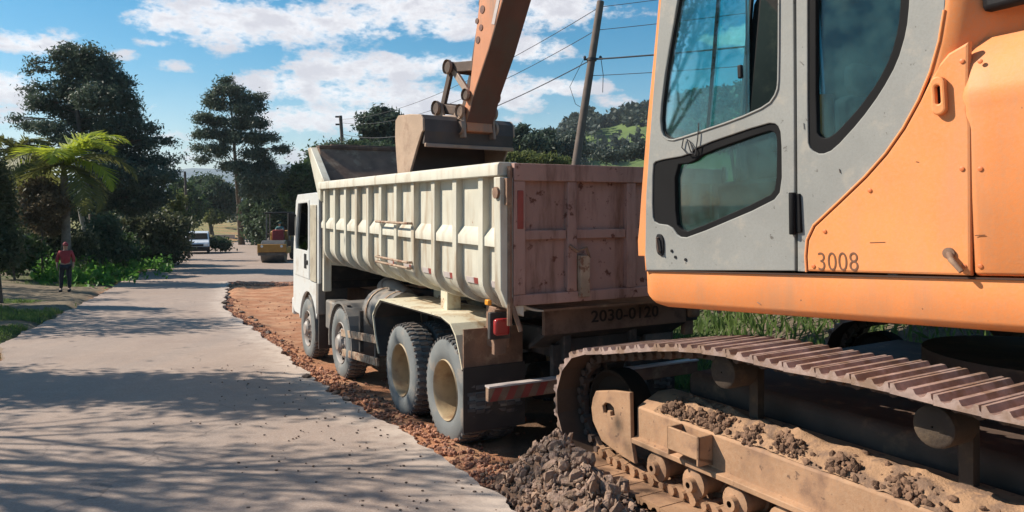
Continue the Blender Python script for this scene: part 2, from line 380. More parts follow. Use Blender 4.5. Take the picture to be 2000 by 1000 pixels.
# ------------------------------------------------------------------ ground
def interp(tab, y):
    if y <= tab[0][0]: a, b = tab[0], tab[1]
    elif y >= tab[-1][0]: a, b = tab[-2], tab[-1]
    else:
        for a, b in zip(tab, tab[1:]):
            if a[0] <= y <= b[0]: break
    return a[1]+(b[1]-a[1])*(y-a[0])/(b[0]-a[0])
def road_z(y):
    # long gentle descent away from the camera that flattens out
    if y < 24: return .17-.05*(y-6)
    z24 = .17-.05*18
    if y < 34: t = (y-24); return z24-.05*t+(.05-.022)*t*t/20
    z34 = z24-.5+.14*2*.5*2
    z34 = z24-.5+.028*100/20
    if y < 115: return z34-.022*(y-34)
    return z34-.022*81-.5*(1-math.exp(-(y-115)*.022/.5))
XL = [(3, -5.7), (5, -6.0), (11.6, -8.0), (13.3, -9.2), (20.6, -12.2), (33, -17.4), (54.7, -25.0), (62, -27.3), (103, -37.5), (130, -46), (200, -75)]
XR = [(3, .10), (4.6, 0.02), (5.35, -.11), (6.5, -.67), (7.8, -1.5), (9.8, -2.62), (14.0, -4.67), (20.6, -8.1), (32, -12.3)]
XR2 = [(31, -7.6), (50, -13.5), (62, -18), (103, -31), (130, -40), (200, -69)]
TR_END = 32.0; TW = 4.3
def xl(y): return interp(XL, y)
def xr(y): return interp(XR, y) if y < TR_END else interp(XR2, y)
def tr_right(y):
    return (xr(y)+TW+.35*math.sin(y*.5)) if y < TR_END else interp(XR2, y)
def sm(t): t = max(0, min(1, t)); return t*t*(3-2*t)
EX_C = (2.6, 3.6)
def T_z(x, y):
    r = road_z(y); L = xl(y); Rr = tr_right(y)
    if x < L:
        d = L-x
        z = r-.13+.15*sm(d/.35)+.28*sm((d-.5)/6)
        far = sm((y-40)/30)
        z += (1.6*far)*sm((d-1)/13)+.8*sm((d-14)/60)
        z += .05*fbm(x, y, 1, 4, .8)*sm(d/.5)
    elif x > Rr:
        d = x-Rr
        z = r-.13+.12*sm(d/.4)+1.75*sm((d-.3)/5.5)+.05*min(d, 60)
        z += .08*fbm(x, y, 2, 4, .7)*sm(d/.6)
    else:
        z = r-.13
        if x > xr(y)-.3 and y < TR_END+.5:
            z += .03*fbm(x, y, 3, 5, 2.2)-.01
            # ruts and bump at the far end of the trench
            z += .09*sm((y-24)/7)*sm((x-xr(y))/.6)
            z += .05*math.exp(-((x-xr(y)-.35)/.3)**2)*(1+fbm(x, y, 9, 3, 3))
    # firm pad the excavator stands on
    if y < 9 and x > -1:
        hd = Vector((-.508, .861)); rt = Vector((.861, .508)); p = Vector((x-.35, y-5.96))
        s_ = -p.dot(hd); w_ = p.dot(rt)
        k = sm((s_+.5)/.7)*sm((w_+.35)/.4)*sm((5.8-s_)/1.5)*sm((5.0-w_)/1.0)
        z = z*(1-k)+.215*k
    # beyond the plain
    return z
def grid_axis(a, b, step, lo, hi, g=1.18):
    xs = list(np.arange(a, b, step)); s_ = step; x = xs[-1]
    while x < hi: s_ *= g; x += s_; xs.append(x)
    s_ = step; x = a
    while x > lo: s_ *= g; x -= s_; xs.insert(0, x)
    return xs
UNDER_SHADE = (.16, .095, .06); DIRT = (.46, .215, .115); DIRT2 = (.52, .285, .165); GRASS = (.085, .115, .045); VERGE = (.17, .135, .10); FIELD = (.26, .25, .10); TANP = (.22, .175, .12); BANK = (.075, .10, .04)
def build_ground():
    xs = grid_axis(-13, 7.5, .14, -2500, 2500); ys = grid_axis(3.0, 33.5, .15, -300, 3500)
    V = []; C = []
    for y in ys:
        for x in xs:
            V.append((x, y, T_z(x, y)))
            L = xl(y); Rr = tr_right(y); n = fbm(x, y, 5, 4, .35); n2 = fbm(x, y, 7, 4, 1.6)
            if x < L:
                d = L-x
                if y > 62: c = FIELD
                elif y > 32: c = VERGE if n > 0 else GRASS
                else:
                    c = TANP if (n+.25*n2) > -.02 else GRASS
                    if 22.5 < y < 28.5: c = TANP
            elif x > Rr: c = BANK if n2+n > -.15 else VERGE
            else: c = DIRT2 if (n2 > .05) else DIRT
            if 0 < x < 6.5 and y < 8.5 and Vector((x-.35, y-5.96)).dot(Vector((.861, .508))) < 4.6 and T_z(x, y) < .30: c = UNDER_SHADE  # dirt darkened in colour for the shade under the machine
            C.append(c+(1,))
    nx = len(xs)
    Fs = [(j*nx+i, j*nx+i+1, (j+1)*nx+i+1, (j+1)*nx+i) for j in range(len(ys)-1) for i in range(nx-1)]
    me = bpy.data.meshes.new('ground'); me.from_pydata(V, [], Fs)
    at_ = me.color_attributes.new('kindcol', 'FLOAT_COLOR', 'POINT'); at_.data.foreach_set('color', np.array(C).ravel())
    m, T, b = newmat('ground_mat'); P = pos(T)
    a = T.node('ShaderNodeAttribute', attribute_name='kindcol').outputs['Color']
    n1 = T.noise(P, 1.3, 6, .6); n2 = T.noise(P, 9, 6, .7); n3 = T.noise(P, 45, 4, .7)
    c = T.mix(T.ramp(n1, .35, .7), T.mix(.55, a, (.62, .60, .60), 'MULTIPLY'), a)
    c = T.mix(T.math('MULTIPLY', T.ramp(n2, .45, .7), .5), c, T.mix(.8, c, (.45, .38, .36), 'MULTIPLY'))
    c = T.mix(T.math('MULTIPLY', T.ramp(n3, .5, .8), .35), c, (.46, .36, .28))
    T.l.new(c, b.inputs['Base Color']); b.inputs['Roughness'].default_value = .95; b.inputs['Specular IOR Level'].default_value = .2
    bn = T.node('ShaderNodeBump'); bn.inputs['Strength'].default_value = .7; bn.inputs['Distance'].default_value = .05
    T.l.new(T.math('ADD', n2, T.math('MULTIPLY', n3, .4)), bn.inputs['Height']); T.l.new(bn.outputs[0], b.inputs['Normal'])
    o = mesh_obj('ground', me, m, None, 60); tag(o, kind='structure')
build_ground()
def gp(px, py, dmax=400):
    """where the view ray through a pixel of the photograph meets the terrain"""
    d = 3.0
    while d < dmax:
        p = at(px, py, d)
        z = max(T_z(p.x, p.y), road_z(p.y) if xl(p.y) < p.x < xr(p.y) else -99)
        if p.z <= z: return Vector((p.x, p.y, z))
        d *= 1.004
    return p

def build_road():
    m, T, b = newmat('road_surface'); P = pos(T)
    n1 = T.noise(P, .5, 6, .6); n2 = T.noise(P, 3.5, 6, .65); n3 = T.noise(P, 55, 4, .75); n4 = T.noise(P, 160, 3, .8)
    mp = T.node('ShaderNodeMapping'); mp.inputs['Rotation'].default_value = (0, 0, R(-28)); mp.inputs['Scale'].default_value = (1.6, .12, 1); T.l.new(P, mp.inputs[0])
    n5 = T.noise(mp.outputs[0], 1.2, 5, .6)
    c = T.mix(T.ramp(n1, .3, .7), (.285, .21, .17), (.355, .27, .22))
    c = T.mix(T.math('MULTIPLY', T.ramp(n5, .42, .68), .5), c, (.26, .215, .19))
    c = T.mix(T.math('MULTIPLY', T.ramp(n2, .5, .72), .4), c, (.44, .34, .28))
    n6 = T.noise(P, 16, 5, .7); c = T.mix(T.math('MULTIPLY', T.ramp(n6, .45, .62), .30), c, (.22, .175, .155)); c = T.mix(T.math('MULTIPLY', T.ramp(n3, .42, .62), .45), c, (.45, .37, .325))
    c = T.mix(T.math('MULTIPLY', T.ramp(n4, .50, .72), .6), c, (.14, .115, .10))
    ed = T.node('ShaderNodeAttribute', attribute_name='edgedust').outputs['Fac']
    c = T.mix(T.math('MULTIPLY', T.math('MULTIPLY', ed, .85), T.ramp(n2, .25, .6)), c, (.52, .43, .365))
    wv = T.node('ShaderNodeTexVoronoi', feature='DISTANCE_TO_EDGE'); wv.inputs['Scale'].default_value = .55
    wd = T.node('ShaderNodeVectorMath', operation='ADD'); nn = T.node('ShaderNodeTexNoise'); nn.inputs['Scale'].default_value = 1.4; nn.inputs['Detail'].default_value = 5; T.l.new(P, nn.inputs[0]); T.l.new(P, wd.inputs[0]); T.l.new(nn.outputs['Color'], wd.inputs[1]); T.l.new(wd.outputs[0], wv.inputs['Vector'])
    crk = T.math('MULTIPLY', T.ramp(wv.outputs['Distance'], .012, .002), T.ramp(n1, .50, .58))
    c = T.mix(T.math('MULTIPLY', crk, .5), c, (.12, .095, .085))
    T.l.new(c, b.inputs['Base Color']); b.inputs['Roughness'].default_value = .88; b.inputs['Specular IOR Level'].default_value = .3
    bn = T.node('ShaderNodeBump'); bn.inputs['Strength'].default_value = .35; bn.inputs['Distance'].default_value = .01
    T.l.new(T.math('ADD', n3, n4), bn.inputs['Height']); T.l.new(bn.outputs[0], b.inputs['Normal'])
    def strip(y0, y1, step, fl, fr, jag):
        V = []; Fc = []; ys = []; y = y0; EC = []
        while y < y1: ys.append(y); y += step*(1 if y < 40 else 6)
        ys.append(y1); N = 16
        for y in ys:
            a = fl(y)+.12*fbm(0, y, 4, 4, 1.1); bb = fr(y)
            if jag: bb += .13*fbm(3, y, 8, 5, 1.3)+.03*math.copysign(abs(fbm(9, y, 2, 3, 5))**.5, fbm(9, y, 2, 3, 5))
            z = road_z(y)
            for i in range(N+1):
                x = a+(bb-a)*(1-(1-i/N)**1.7); V.append((x, y, z+.012*fbm(x, y, 6, 3, .5))); EC.append(math.exp(-((bb-x)/.42)**2) if jag else 0.0)
            dz = .02*fbm(5, y, 1, 3, 3)
            V.append((bb-.03+.05*fbm(4, y, 3, 4, 4), y, z-.22+dz)); V.append((a-.02, y, z-.2)); EC += [1.0 if jag else 0.0, 0.0]
        K = N+3
        for j in range(len(ys)-1):
            p, q = j*K, (j+1)*K
            for i in range(N): Fc.append((p+i, p+i+1, q+i+1, q+i))
            Fc.append((p+N, p+N+1, q+N+1, q+N)); Fc.append((p+N+2, p, q, q+N+2))
        Fc.append(tuple(range(N+1))+(N+1, N+2)); 
        me = bpy.data.meshes.new('road'); me.from_pydata(V, [], Fc); at_ = me.attributes.new('edgedust', 'FLOAT', 'POINT'); at_.data.foreach_set('value', EC); return me
    o = mesh_obj('road', strip(-6, TR_END+.2, .045, xl, lambda y: interp(XR, y), True), m, None, 40); tag(o, kind='structure')
    def fl2(y): return xl(y)
    o2 = mesh_obj('road', strip(TR_END, 200, .3, lambda y: xl(y), lambda y: interp(XR2, y), False), m, None, 40); tag(o2, kind='structure')
build_road()

# ------------------------------------------------------------------ far hills
def hillmesh(name, prof, depth, thick, mat, label):
    """ridge running across the view: prof = (px, py) crest line; front slope comes toward the camera"""
    V = []; Fc = []; N = 90; Kk = 14
    x0, x1 = prof[0][0], prof[-1][0]
    for i in range(N+1):
        px = x0+(x1-x0)*i/N
        pyc = interp(prof, px)
        crest = at(px, pyc, depth)
        for k in range(Kk+1):
            t = k/Kk
            y = depth-thick+thick*2*t; sc = y/depth
            zb = T_z(crest.x*sc, y)-1.0
            h = (crest.z-zb)*math.sin(math.pi*t)**1.2 if t != .5 else crest.z-zb
            x = crest.x*(.6+.4*sc)
            V.append((x, y, zb+h*(1+.06*fbm(x, y, 2, 4, 3.0/thick)*(0 if t == .5 else 1))))
    for i in range(N):
        for k in range(Kk): a = i*(Kk+1)+k; Fc.append((a, a+Kk+1, a+Kk+2, a+1))
    me = bpy.data.meshes.new(name); me.from_pydata(V, [], Fc)
    o = mesh_obj(name, me, mat, None, 180); tag(o, kind='structure'); return o, V, Kk
farm = surf('far_hill_woods', (.055, .095, .13), 1, .15, .004, dirt=(.09, .13, .15), dlo=.45, dhi=.6, dscale=.01, spec=.05)  # bluish base colour carries part of the distance haze
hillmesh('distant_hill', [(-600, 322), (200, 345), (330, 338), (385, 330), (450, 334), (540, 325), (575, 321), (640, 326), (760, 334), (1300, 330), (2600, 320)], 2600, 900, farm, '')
def hill_near_mat():
    m, T, b = newmat('near_hill_cover'); P = pos(T)
    n = T.noise(P, .018, 5, .6); n2 = T.noise(P, .12, 5, .7)
    c = T.mix(T.ramp(n, .40, .52), (.045, .075, .035), (.125, .18, .06))
    c = T.mix(T.math('MULTIPLY', T.ramp(n2, .4, .7), .5), c, (.06, .08, .045))
    T.l.new(c, b.inputs['Base Color']); b.inputs['Roughness'].default_value = 1; b.inputs['Specular IOR Level'].default_value = .1
    return m
HN_D = 330
hprof = [(760, 330), (900, 318), (1000, 310), (1060, 296), (1085, 283), (1110, 262), (1140, 248), (1165, 258), (1195, 246), (1225, 232), (1260, 224), (1330, 205), (1450, 190), (1600, 205), (1900, 250), (2400, 300)]
hill, HV, HK = hillmesh('hill', hprof, HN_D, 130, hill_near_mat(), '')

# ------------------------------------------------------------------ foliage helpers
def leaves_mesh(name, C, size, aspect=2.5, up=0.0, dirs=None):
    n = len(C); 
    a = rng.normal(size=(n, 3)); 
    if dirs is not None: a = dirs+a*.45
    a[:, 2] += up; a /= np.linalg.norm(a, axis=1, keepdims=True)
    b = np.cross(a, rng.normal(size=(n, 3))); b /= np.linalg.norm(b, axis=1, keepdims=True)+1e-9
    s = size*rng.uniform(.6, 1.35, (n, 1)); a = a*s; b = b*s/aspect
    V = np.empty((n, 4, 3)); V[:, 0] = C-a*.5; V[:, 1] = C+b*.5+a*.05; V[:, 2] = C+a*.5; V[:, 3] = C-b*.5+a*.05
    me = bpy.data.meshes.new(name); me.vertices.add(n*4); me.vertices.foreach_set('co', V.ravel())
    me.loops.add(n*4); me.loops.foreach_set('vertex_index', np.arange(n*4, dtype=np.int32))
    me.polygons.add(n); me.polygons.foreach_set('loop_start', np.arange(0, n*4, 4, dtype=np.int32))
    me.update(calc_edges=True); return me
def ell_points(ells, n, tuft, shell=.55):
    """ells: (cx,cy,cz,rx,ry,rz); leaves gathered in tufts spread through the volume"""
    w = np.array([e[3]*e[5]*max(e[4], .3) for e in ells])**.75; w /= w.sum(); out = []
    for e, ww in zip(ells, w):
        k = max(4, int(n*ww/22)); d = rng.normal(size=(k, 3)); d /= np.linalg.norm(d, axis=1, keepdims=True)
        r = rng.uniform(shell**2, 1, (k, 1))**.5*rng.uniform(.8, 1.12, (k, 1))
        c = np.array(e[:3])+d*r*np.array(e[3:6])
        sz = tuft*rng.uniform(.5, 1.4, (k, 1, 1))
        p = c[:, None, :]+rng.normal(size=(k, 22, 3))*sz*np.array([1, 1, .7])
        out.append(p.reshape(-1, 3))
    return np.concatenate(out)
def tree(name, label, cat, base, ells, n, leaf, tuft, mat, trunk_r, group=None, bark='bark', aspect=2.5, lean=None, trunk_name='trunk', shell=.5, topz=None, limbs=True, up=0.0, lr=.35):
    base = Vector(base); t = empty(name, base, 0, label, cat, group)
    E = [(e[0]-base.x, e[1]-base.y, e[2]-base.z)+tuple(e[3:6]) for e in ells]
    P = ell_points(E, n, tuft, shell)
    P = P[P[:, 2] > .02]
    o = mesh_obj('crown', leaves_mesh('crown', P, leaf, aspect, up), mat, t)
    if trunk_r:
        top = max(E, key=lambda e: e[2]); tz = topz or top[2]; mb = MB()
        tp = [(top[0]*f**1.2+random.uniform(-.1, .1)*tz*.05*(0 < f < 1), top[1]*f**1.2, tz*f) for f in (0, .1, .3, .5, .7, .85, 1)]
        tr_ = [trunk_r*1.35, trunk_r, trunk_r*.85, trunk_r*.68, trunk_r*.45, trunk_r*.28, trunk_r*.1]
        mb.tube([Vector(p) for p in tp], tr_, 8)
        if limbs:
            for e in E:
                c = Vector(e[:3]); z0 = max(tz*.18, c.z-max(abs(c.x), abs(c.y))*lr-e[5]*.3); f = min(.95, z0/tz)
                s0 = Vector((top[0]*f**1.2, top[1]*f**1.2, z0)); 
                if (c-s0).length > .3:
                    mid = (s0+c)/2+Vector((0, 0, (c-s0).length*.06)); mb.tube([s0, mid, c], [trunk_r*.20*(1.1-f), trunk_r*.13*(1.1-f)+.01, .01+trunk_r*.03], 5, False)
                    for q in range(3):
                        dd = Vector(rng.normal(size=3)); dd.normalize(); e2 = c+Vector((dd.x*e[3], dd.y*e[4], dd.z*e[5]))*.8
                        mb.tube([mid, (mid+e2)/2, e2], [.012+trunk_r*.1*(1.1-f), .01+trunk_r*.05, .006], 4, False)
        mb.build(trunk_name, bark, t, 60, fix=False)
    return t
def ragged(lst, k=1):
    rr = random.Random(k); out = []
    for (a, b, c, d) in lst:
        out.append((a+rr.uniform(-3, 3), b+rr.uniform(-3, 3), c*.78, d*1.05)); out.append((a+rr.uniform(-.9, .9)*c, b+rr.uniform(-8, 8), c*.40, d*.9))
    return out
def pxe(lst, d, dr=.8, jit=.5):
    """ellipses given in photo pixels placed around distance d"""
    out = []
    for (px, py, rx, ry) in lst:
        k = d/F; wx = rx*k; dd = d+random.uniform(-jit, jit)*wx*2
        p = at(px, py, dd); out.append((p.x, p.y, p.z, wx, wx*dr, ry*k))
    return out

# the two tall pines
tree('pine_tree', 'tallest dark pine with broad ragged crown, at far left behind the palm', 'pine tree', (at(196, 400, 40).x, 40, T_z(at(196, 400, 40).x, 40)-.1),
     pxe([(140,98,26,14),(175,105,30,18),(205,125,25,20),(112,112,16,16),(150,135,42,28),(200,150,42,30),(238,165,24,22),(140,175,40,26),(190,190,50,30),(240,200,36,28),(68,122,12,8),(84,136,8,6),(55,138,9,6),(52,176,12,7),(78,170,16,9),(80,198,30,14),(115,212,40,18),(255,228,24,18),(60,208,16,8),
          (34,232,14,6),(58,246,26,8),(100,250,36,14),(175,240,55,26),(235,250,45,24),(290,254,20,12),(130,272,40,10),(200,285,50,26),(262,280,40,22),(300,280,22,12),(330,276,16,9),(250,320,55,26),(305,316,30,16),(346,312,10,6),(200,330,55,28),(290,350,50,22),(335,340,16,12),(230,375,60,28),(300,385,38,22),(190,395,40,26),(265,405,40,16)], 40),
     70000, .21, .20, 'L_pine', .34, 'tall pines', aspect=3.0, topz=10.2, shell=.25, lr=.08)
tree('pine_tree', 'slender dark pine on the road bend, between the white van and the truck cab', 'pine tree', gp(472, 478),
     pxe(ragged([(440,160,14,10),(428,178,16,9),(455,180,20,12),(412,190,10,6),(470,195,20,10),(500,192,16,8),(430,205,26,12),(480,215,30,12),(512,210,10,8),(392,232,20,7),(425,236,30,10),(470,240,36,12),(510,240,16,10),(382,262,10,5),(405,262,26,8),(450,266,34,12),(500,270,32,10),(530,272,16,6),(392,288,18,6),(430,292,28,8),(545,292,18,6),(500,298,34,10),(395,312,18,5),(440,322,20,8),(470,326,30,10),(515,325,34,12),(490,350,34,12),(535,345,26,10),(505,372,36,14)]), 64),
     46000, .28, .27, 'L_pine2', .30, 'tall pines', aspect=3.0, topz=14.5, shell=.2, lr=.05)
def simpletree(name, label, cat, lst, d, n, leaf, tuft, mat, tr, basepx=None, group=None, **kw):
    e = pxe(lst, d); bx = sum(x[0] for x in e)/len(e) if basepx is None else at(basepx, 400, d).x
    return tree(name, label, cat, (bx, d, T_z(bx, d)-.1), e, n, leaf, tuft, mat, tr, group, **kw)
simpletree('broadleaf_tree', 'dense dark tree directly right of the slender pine at the road bend', 'tree', [(520,385,34,28),(545,375,30,36),(500,415,28,30),(540,425,36,36),(565,395,24,34),(520,450,34,18)], 74, 16000, .5, .4, 'L_dark', .3, group='roadside woods')
simpletree('broadleaf_tree', 'lighter green tree showing above the white truck cab roof', 'tree', [(590,345,26,22),(605,370,28,26),(580,385,26,24),(598,330,14,10)], 66, 12000, .42, .35, 'L_mid', .25, group='roadside woods')
simpletree('broadleaf_tree', 'mid green tree behind the grass field, left of the slender pine', 'tree', [(395,360,26,18),(420,375,34,26),(385,390,26,24),(440,395,26,24),(408,410,36,16)], 108, 12000, .6, .5, 'L_dark', .3, group='roadside woods')
simpletree('broadleaf_tree', 'round tree at the left end of the grass field', 'tree', [(355,370,18,20),(372,395,24,26),(350,410,22,26),(368,425,20,16)], 96, 9000, .5, .45, 'L_mid', .25, group='roadside woods')
simpletree('bush', 'yellow green bush at the top edge of the grass field', 'bush', [(418,418,12,10),(428,426,12,9),(410,428,10,7)], 104, 2500, .5, .3, 'L_yel', .06, group='field bushes')
simpletree('bush', 'dark round bush beside the white van', 'bush', [(425,474,16,8),(440,478,12,5)], 62, 2200, .35, .2, 'L_dark', .05, group='field bushes')
simpletree('broadleaf_tree', 'green tree overhanging the road behind the roller', 'tree', [(505,455,20,14),(520,470,20,9),(560,440,24,24),(590,430,22,30),(610,400,24,34)], 82, 11000, .5, .4, 'L_dark', .25, group='roadside woods')
# left embankment hedge and plants
def bush(name, label, lst, d, n, leaf, tuft, mat, group=None, cat='bush'):
    return simpletree(name, label, cat, lst, d, n, leaf, tuft, mat, .05, group=group)
bush('hedge', 'dull olive hedge on the bank between the palm and the white van', [(250,440,40,22),(300,438,40,20),(345,448,28,24),(240,475,45,24),(300,475,45,24),(350,480,22,20),(290,500,45,14),(335,500,25,10)], 44, 16000, .26, .25, 'L_hedge', cat='hedge')
bush('shrub', 'dark shrub under the tall pine left of the hedge', [(205,450,26,30),(190,485,28,25),(225,490,24,20)], 36, 6000, .22, .2, 'L_dark', 'bank shrubs')
bush('shrub', 'pale green shrub with light tips by the thin pole', [(345,395,14,18),(335,420,16,16),(358,430,14,14)], 50, 3000, .3, .2, 'L_yel', 'bank shrubs')
bush('dry_shrub', 'reddish brown dry shrub left of the palm trunk', [(70,380,34,26),(95,400,34,24),(60,420,28,22),(100,440,30,20),(80,365,26,16)], 31, 9000, .17, .16, 'L_dry', 'bank shrubs')
bush('dark_conifer', 'dense dark green conifer cut by the left edge of the photo', [(-14,385,30,50),(-24,340,30,40),(4,430,20,40),(-6,470,38,30),(18,478,16,24),(-12,505,44,20),(6,395,16,18)], 21, 16000, .13, .14, 'L_hedge', cat='conifer')
def plants(name, label, boxes, n, leaf, mat, group=None, cat='plants'):
    pts = []
    for (px0, px1, py0, py1, h) in boxes:
        for _ in range(n//len(boxes)):
            g = gp(random.uniform(px0-8, px1+8), random.gauss((py0+py1)/2, (py1-py0)*.35)); hk = max(.12, .55+1.3*fbm(g.x, g.y, 3, 3, .9)); pts.append((g.x, g.y, g.z+h*hk*random.random()**1.3))
    P = np.array(pts); c = P.mean(axis=0); c[2] = P[:, 2].min()
    t = empty(name, c, 0, label, cat, group); 
    o = mesh_obj('foliage', leaves_mesh('foliage', P-c, leaf, 1.9), mat, t); return t
random.seed(3)
plants('leafy_plants', 'bright green broad leaved plants right of the man in red', [(140,215,542,556,.75),(215,330,512,534,.8),(180,260,524,545,.7)], 4200, .24, 'L_bright', 'bank plants')
plants('leafy_plants', 'bright green broad leaved plants left of the man in red', [(70,112,535,548,1.2),(88,120,528,550,.8)], 2600, .22, 'L_bright', 'bank plants')
plants('leafy_plants', 'darker plants on the bank foot before the hedge', [(200,330,500,518,.9),(150,240,520,530,1.2)], 3600, .24, 'L_mid', 'bank plants')
bush('shrub', 'dark undergrowth between the two palms', [(60,470,40,30),(100,465,36,26),(20,500,30,20),(150,475,34,30),(110,500,40,20)], 33, 9000, .2, .18, 'L_hedge', 'bank shrubs')
bush('shrub', 'dark mass of foliage behind the palm crown', [(60,330,50,40),(110,380,50,40),(20,400,50,60),(160,400,40,40),(190,440,40,30)], 44, 12000, .26, .22, 'L_dark', 'bank shrubs')
for i, (lst, d, m_, lab) in enumerate((
    ([(235,478,26,20),(255,492,22,14),(215,500,22,14)], 38, 'L_mid', 'mid green bush on the bank in front of the hedge, nearest the palm'),
    ([(285,470,24,20),(305,488,22,12),(270,495,20,10)], 43, 'L_hedge', 'olive bush on the bank halfway to the white van'),
    ([(325,462,20,20),(340,482,18,12)], 50, 'L_mid', 'green bush on the bank left of the white van'),
    ([(215,440,20,22),(235,425,18,14)], 47, 'L_yel', 'pale yellowish bush over the hedge under the tall pine'),
    ([(20,470,26,26),(50,490,26,22),(30,520,26,14)], 30, 'L_mid', 'green bush at the left edge beyond the dark conifer'))):
    bush('shrub', lab, lst, d, 3600, .24, .22, m_, 'bank shrubs')
# palms
def palm(label, base, top, nf, L, mat, r, seed, droop=1.0, dirs=None):
    random.seed(seed); base = Vector(base); top = Vector(top)-base; t = empty('palm_tree', base, 0, label, 'palm tree', 'palms beside the road')
    mb = MB(); mb.tube([(0, 0, 0), top*.5+Vector((.05, 0, 0)), top], [r*1.4, r, r*.8], 10); mb.build('trunk', 'palmbark', t, 60)
    cs = MB(); cs.tube([top, top+Vector((0, 0, .55))], [r*.8, r*.45], 10); cs.build('crownshaft', 'L_palmd', t, 60)
    for i in range(nf):
        a = dirs[i % len(dirs)][0] if dirs else 2*math.pi*i/nf+random.uniform(-.3, .3)
        el = dirs[i % len(dirs)][1] if dirs else random.uniform(.3, 1.35)
        Lf = L*random.uniform(.8, 1.1); pts = []; p = top+Vector((0, 0, .45)); e = el; N = 12
        for k in range(N+1):
            pts.append(p.copy()); p = p+Vector((math.cos(a)*math.cos(e), math.sin(a)*math.cos(e), math.sin(e)))*(Lf/N); e -= droop*.19*(1+.4*k/N)
        V = MB(); V.tube(pts, [.03*(1-k/N)+.006 for k in range(N+1)], 4)
        for k in range(1, N*4):
            f = k/(N*4); i0 = min(N-1, int(f*N)); q = pts[i0].lerp(pts[i0+1], f*N-i0); dr = (pts[i0+1]-pts[i0]).normalized()
            side = dr.cross(Vector((0, 0, 1))).normalized(); ll = L*.30*math.sin(math.pi*min(1, f*.85+.14))
            for s_ in (-1, 1):
                d = (side*s_*.85+dr*.6+Vector((0, 0, random.uniform(-.45, .1)))).normalized()
                w = dr*.035; tip = q+d*ll; md = q+d*ll*.5+Vector((0, 0, .02)); V.add([q-w, q+w, md+w*1.2, tip, md-w*1.2], [(0, 1, 2, 3, 4)])
        V.build('frond', mat if not dirs or len(dirs[0]) < 3 else dirs[i % len(dirs)][2], t, None, fix=False)
    return t
b1 = gp(129, 548); 
palm('lime green palm with sunlit fronds standing right behind the man in red', b1, at(125, 345, b1.y), 13, 3.5, 'L_palm', .17, 5, .80,
     [(0.2, 1.25, 'L_palm'), (1.2, 1.5, 'L_palm'), (-.35, 1.05, 'L_palm'), (2.9, .95, 'L_palm'), (3.6, .6, 'L_palmd'), (-.1, .45, 'L_palm'), (.7, .7, 'L_palmd'), (2.4, .4, 'L_palmd'), (-1.2, .9, 'L_palm'), (-2.0, .7, 'L_palmd'), (3.1, .1, 'L_palmd'), (-.6, 0.0, 'L_palmd'), (.15, -.1, 'L_palmd')])
b2 = gp(66, 530)
palm('olive palm with drooping fronds and leaning trunk near the left edge of the photo', b2, at(34, 320, b2.y+.6), 11, 2.9, 'L_palmd', .13, 8, 1.15)
mb = MB(); a0 = gp(178, 520); r0 = empty('dead_palm', a0, 0, 'pale leaning bare trunk just right of the palm behind the man', 'dead palm')
mb.tube([(0, 0, 0), (at(166, 455, a0.y)-a0), (at(154, 400, a0.y)-a0)], [.20, .15, .11], 8); mb.build('trunk', 'barkpale', r0, 60)

# right background: eucalypts and bushes seen over the truck
simpletree('eucalyptus_tree', 'open crowned eucalyptus behind the raised bucket, left of it', 'tree', [(745,220,18,8),(722,232,18,8),(768,232,18,8),(740,243,22,9),(708,252,12,6),(772,250,20,9),(735,262,24,9),(715,275,14,6),(765,272,20,10),(790,262,20,14),(800,245,16,10),(755,285,30,10)], 62, 13000, .42, .28, 'L_euc', .22, basepx=748, group='eucalypts beyond the truck', bark='barkpale')
simpletree('eucalyptus_tree', 'grey green eucalyptus just right of the bucket over the tailgate', 'tree', [(1002,262,12,8),(1022,252,8,6),(1018,268,18,9),(1000,284,16,12),(1040,280,20,12),(1020,298,24,12)], 70, 9000, .42, .3, 'L_euc', .2, basepx=1018, group='eucalypts beyond the truck', bark='barkpale')
simpletree('eucalyptus_tree', 'second smaller eucalyptus right of the bucket, nearer the leaning pole', 'tree', [(1050,266,12,6),(1066,262,12,6),(1058,280,18,10),(1072,292,18,10),(1052,300,20,9)], 74, 7000, .42, .3, 'L_euc', .18, basepx=1060, group='eucalypts beyond the truck', bark='barkpale')
simpletree('broadleaf_tree', 'dark thicket tree over the tailgate left of the leaning pole', 'tree', [(1095,285,24,16),(1120,280,22,18),(1105,305,30,16),(1085,315,26,12)], 95, 9000, .55, .4, 'L_hill', .25, group='hillside thicket')
simpletree('broadleaf_tree', 'dark thicket tree over the tailgate right of the leaning pole', 'tree', [(1150,296,24,10),(1185,303,30,10),(1225,300,28,10),(1250,292,26,12),(1290,290,40,22),(1340,280,40,26),(1400,270,40,26)], 110, 12000, .6, .45, 'L_hill', .25, group='hillside thicket')
bush('yellowish_bushes', 'yellowish bushes peeping over the tailgate below the eucalypts', [(1000,308,20,9),(1030,310,24,9),(1062,312,22,8),(1090,316,24,7)], 52, 6000, .28, .2, 'L_yel')
bush('dark_bush', 'dark bush top showing above the raised front wall of the dump body', [(660,290,24,7),(695,286,20,7),(640,300,20,10),(740,295,30,10)], 40, 5000, .22, .2, 'L_dark')
simpletree('broadleaf_tree', 'low olive trees seen between the cab and the front of the dump body', 'tree', [(620,300,18,12),(615,325,22,18),(640,330,20,20)], 88, 5000, .5, .4, 'L_mid', .2, group='roadside woods')
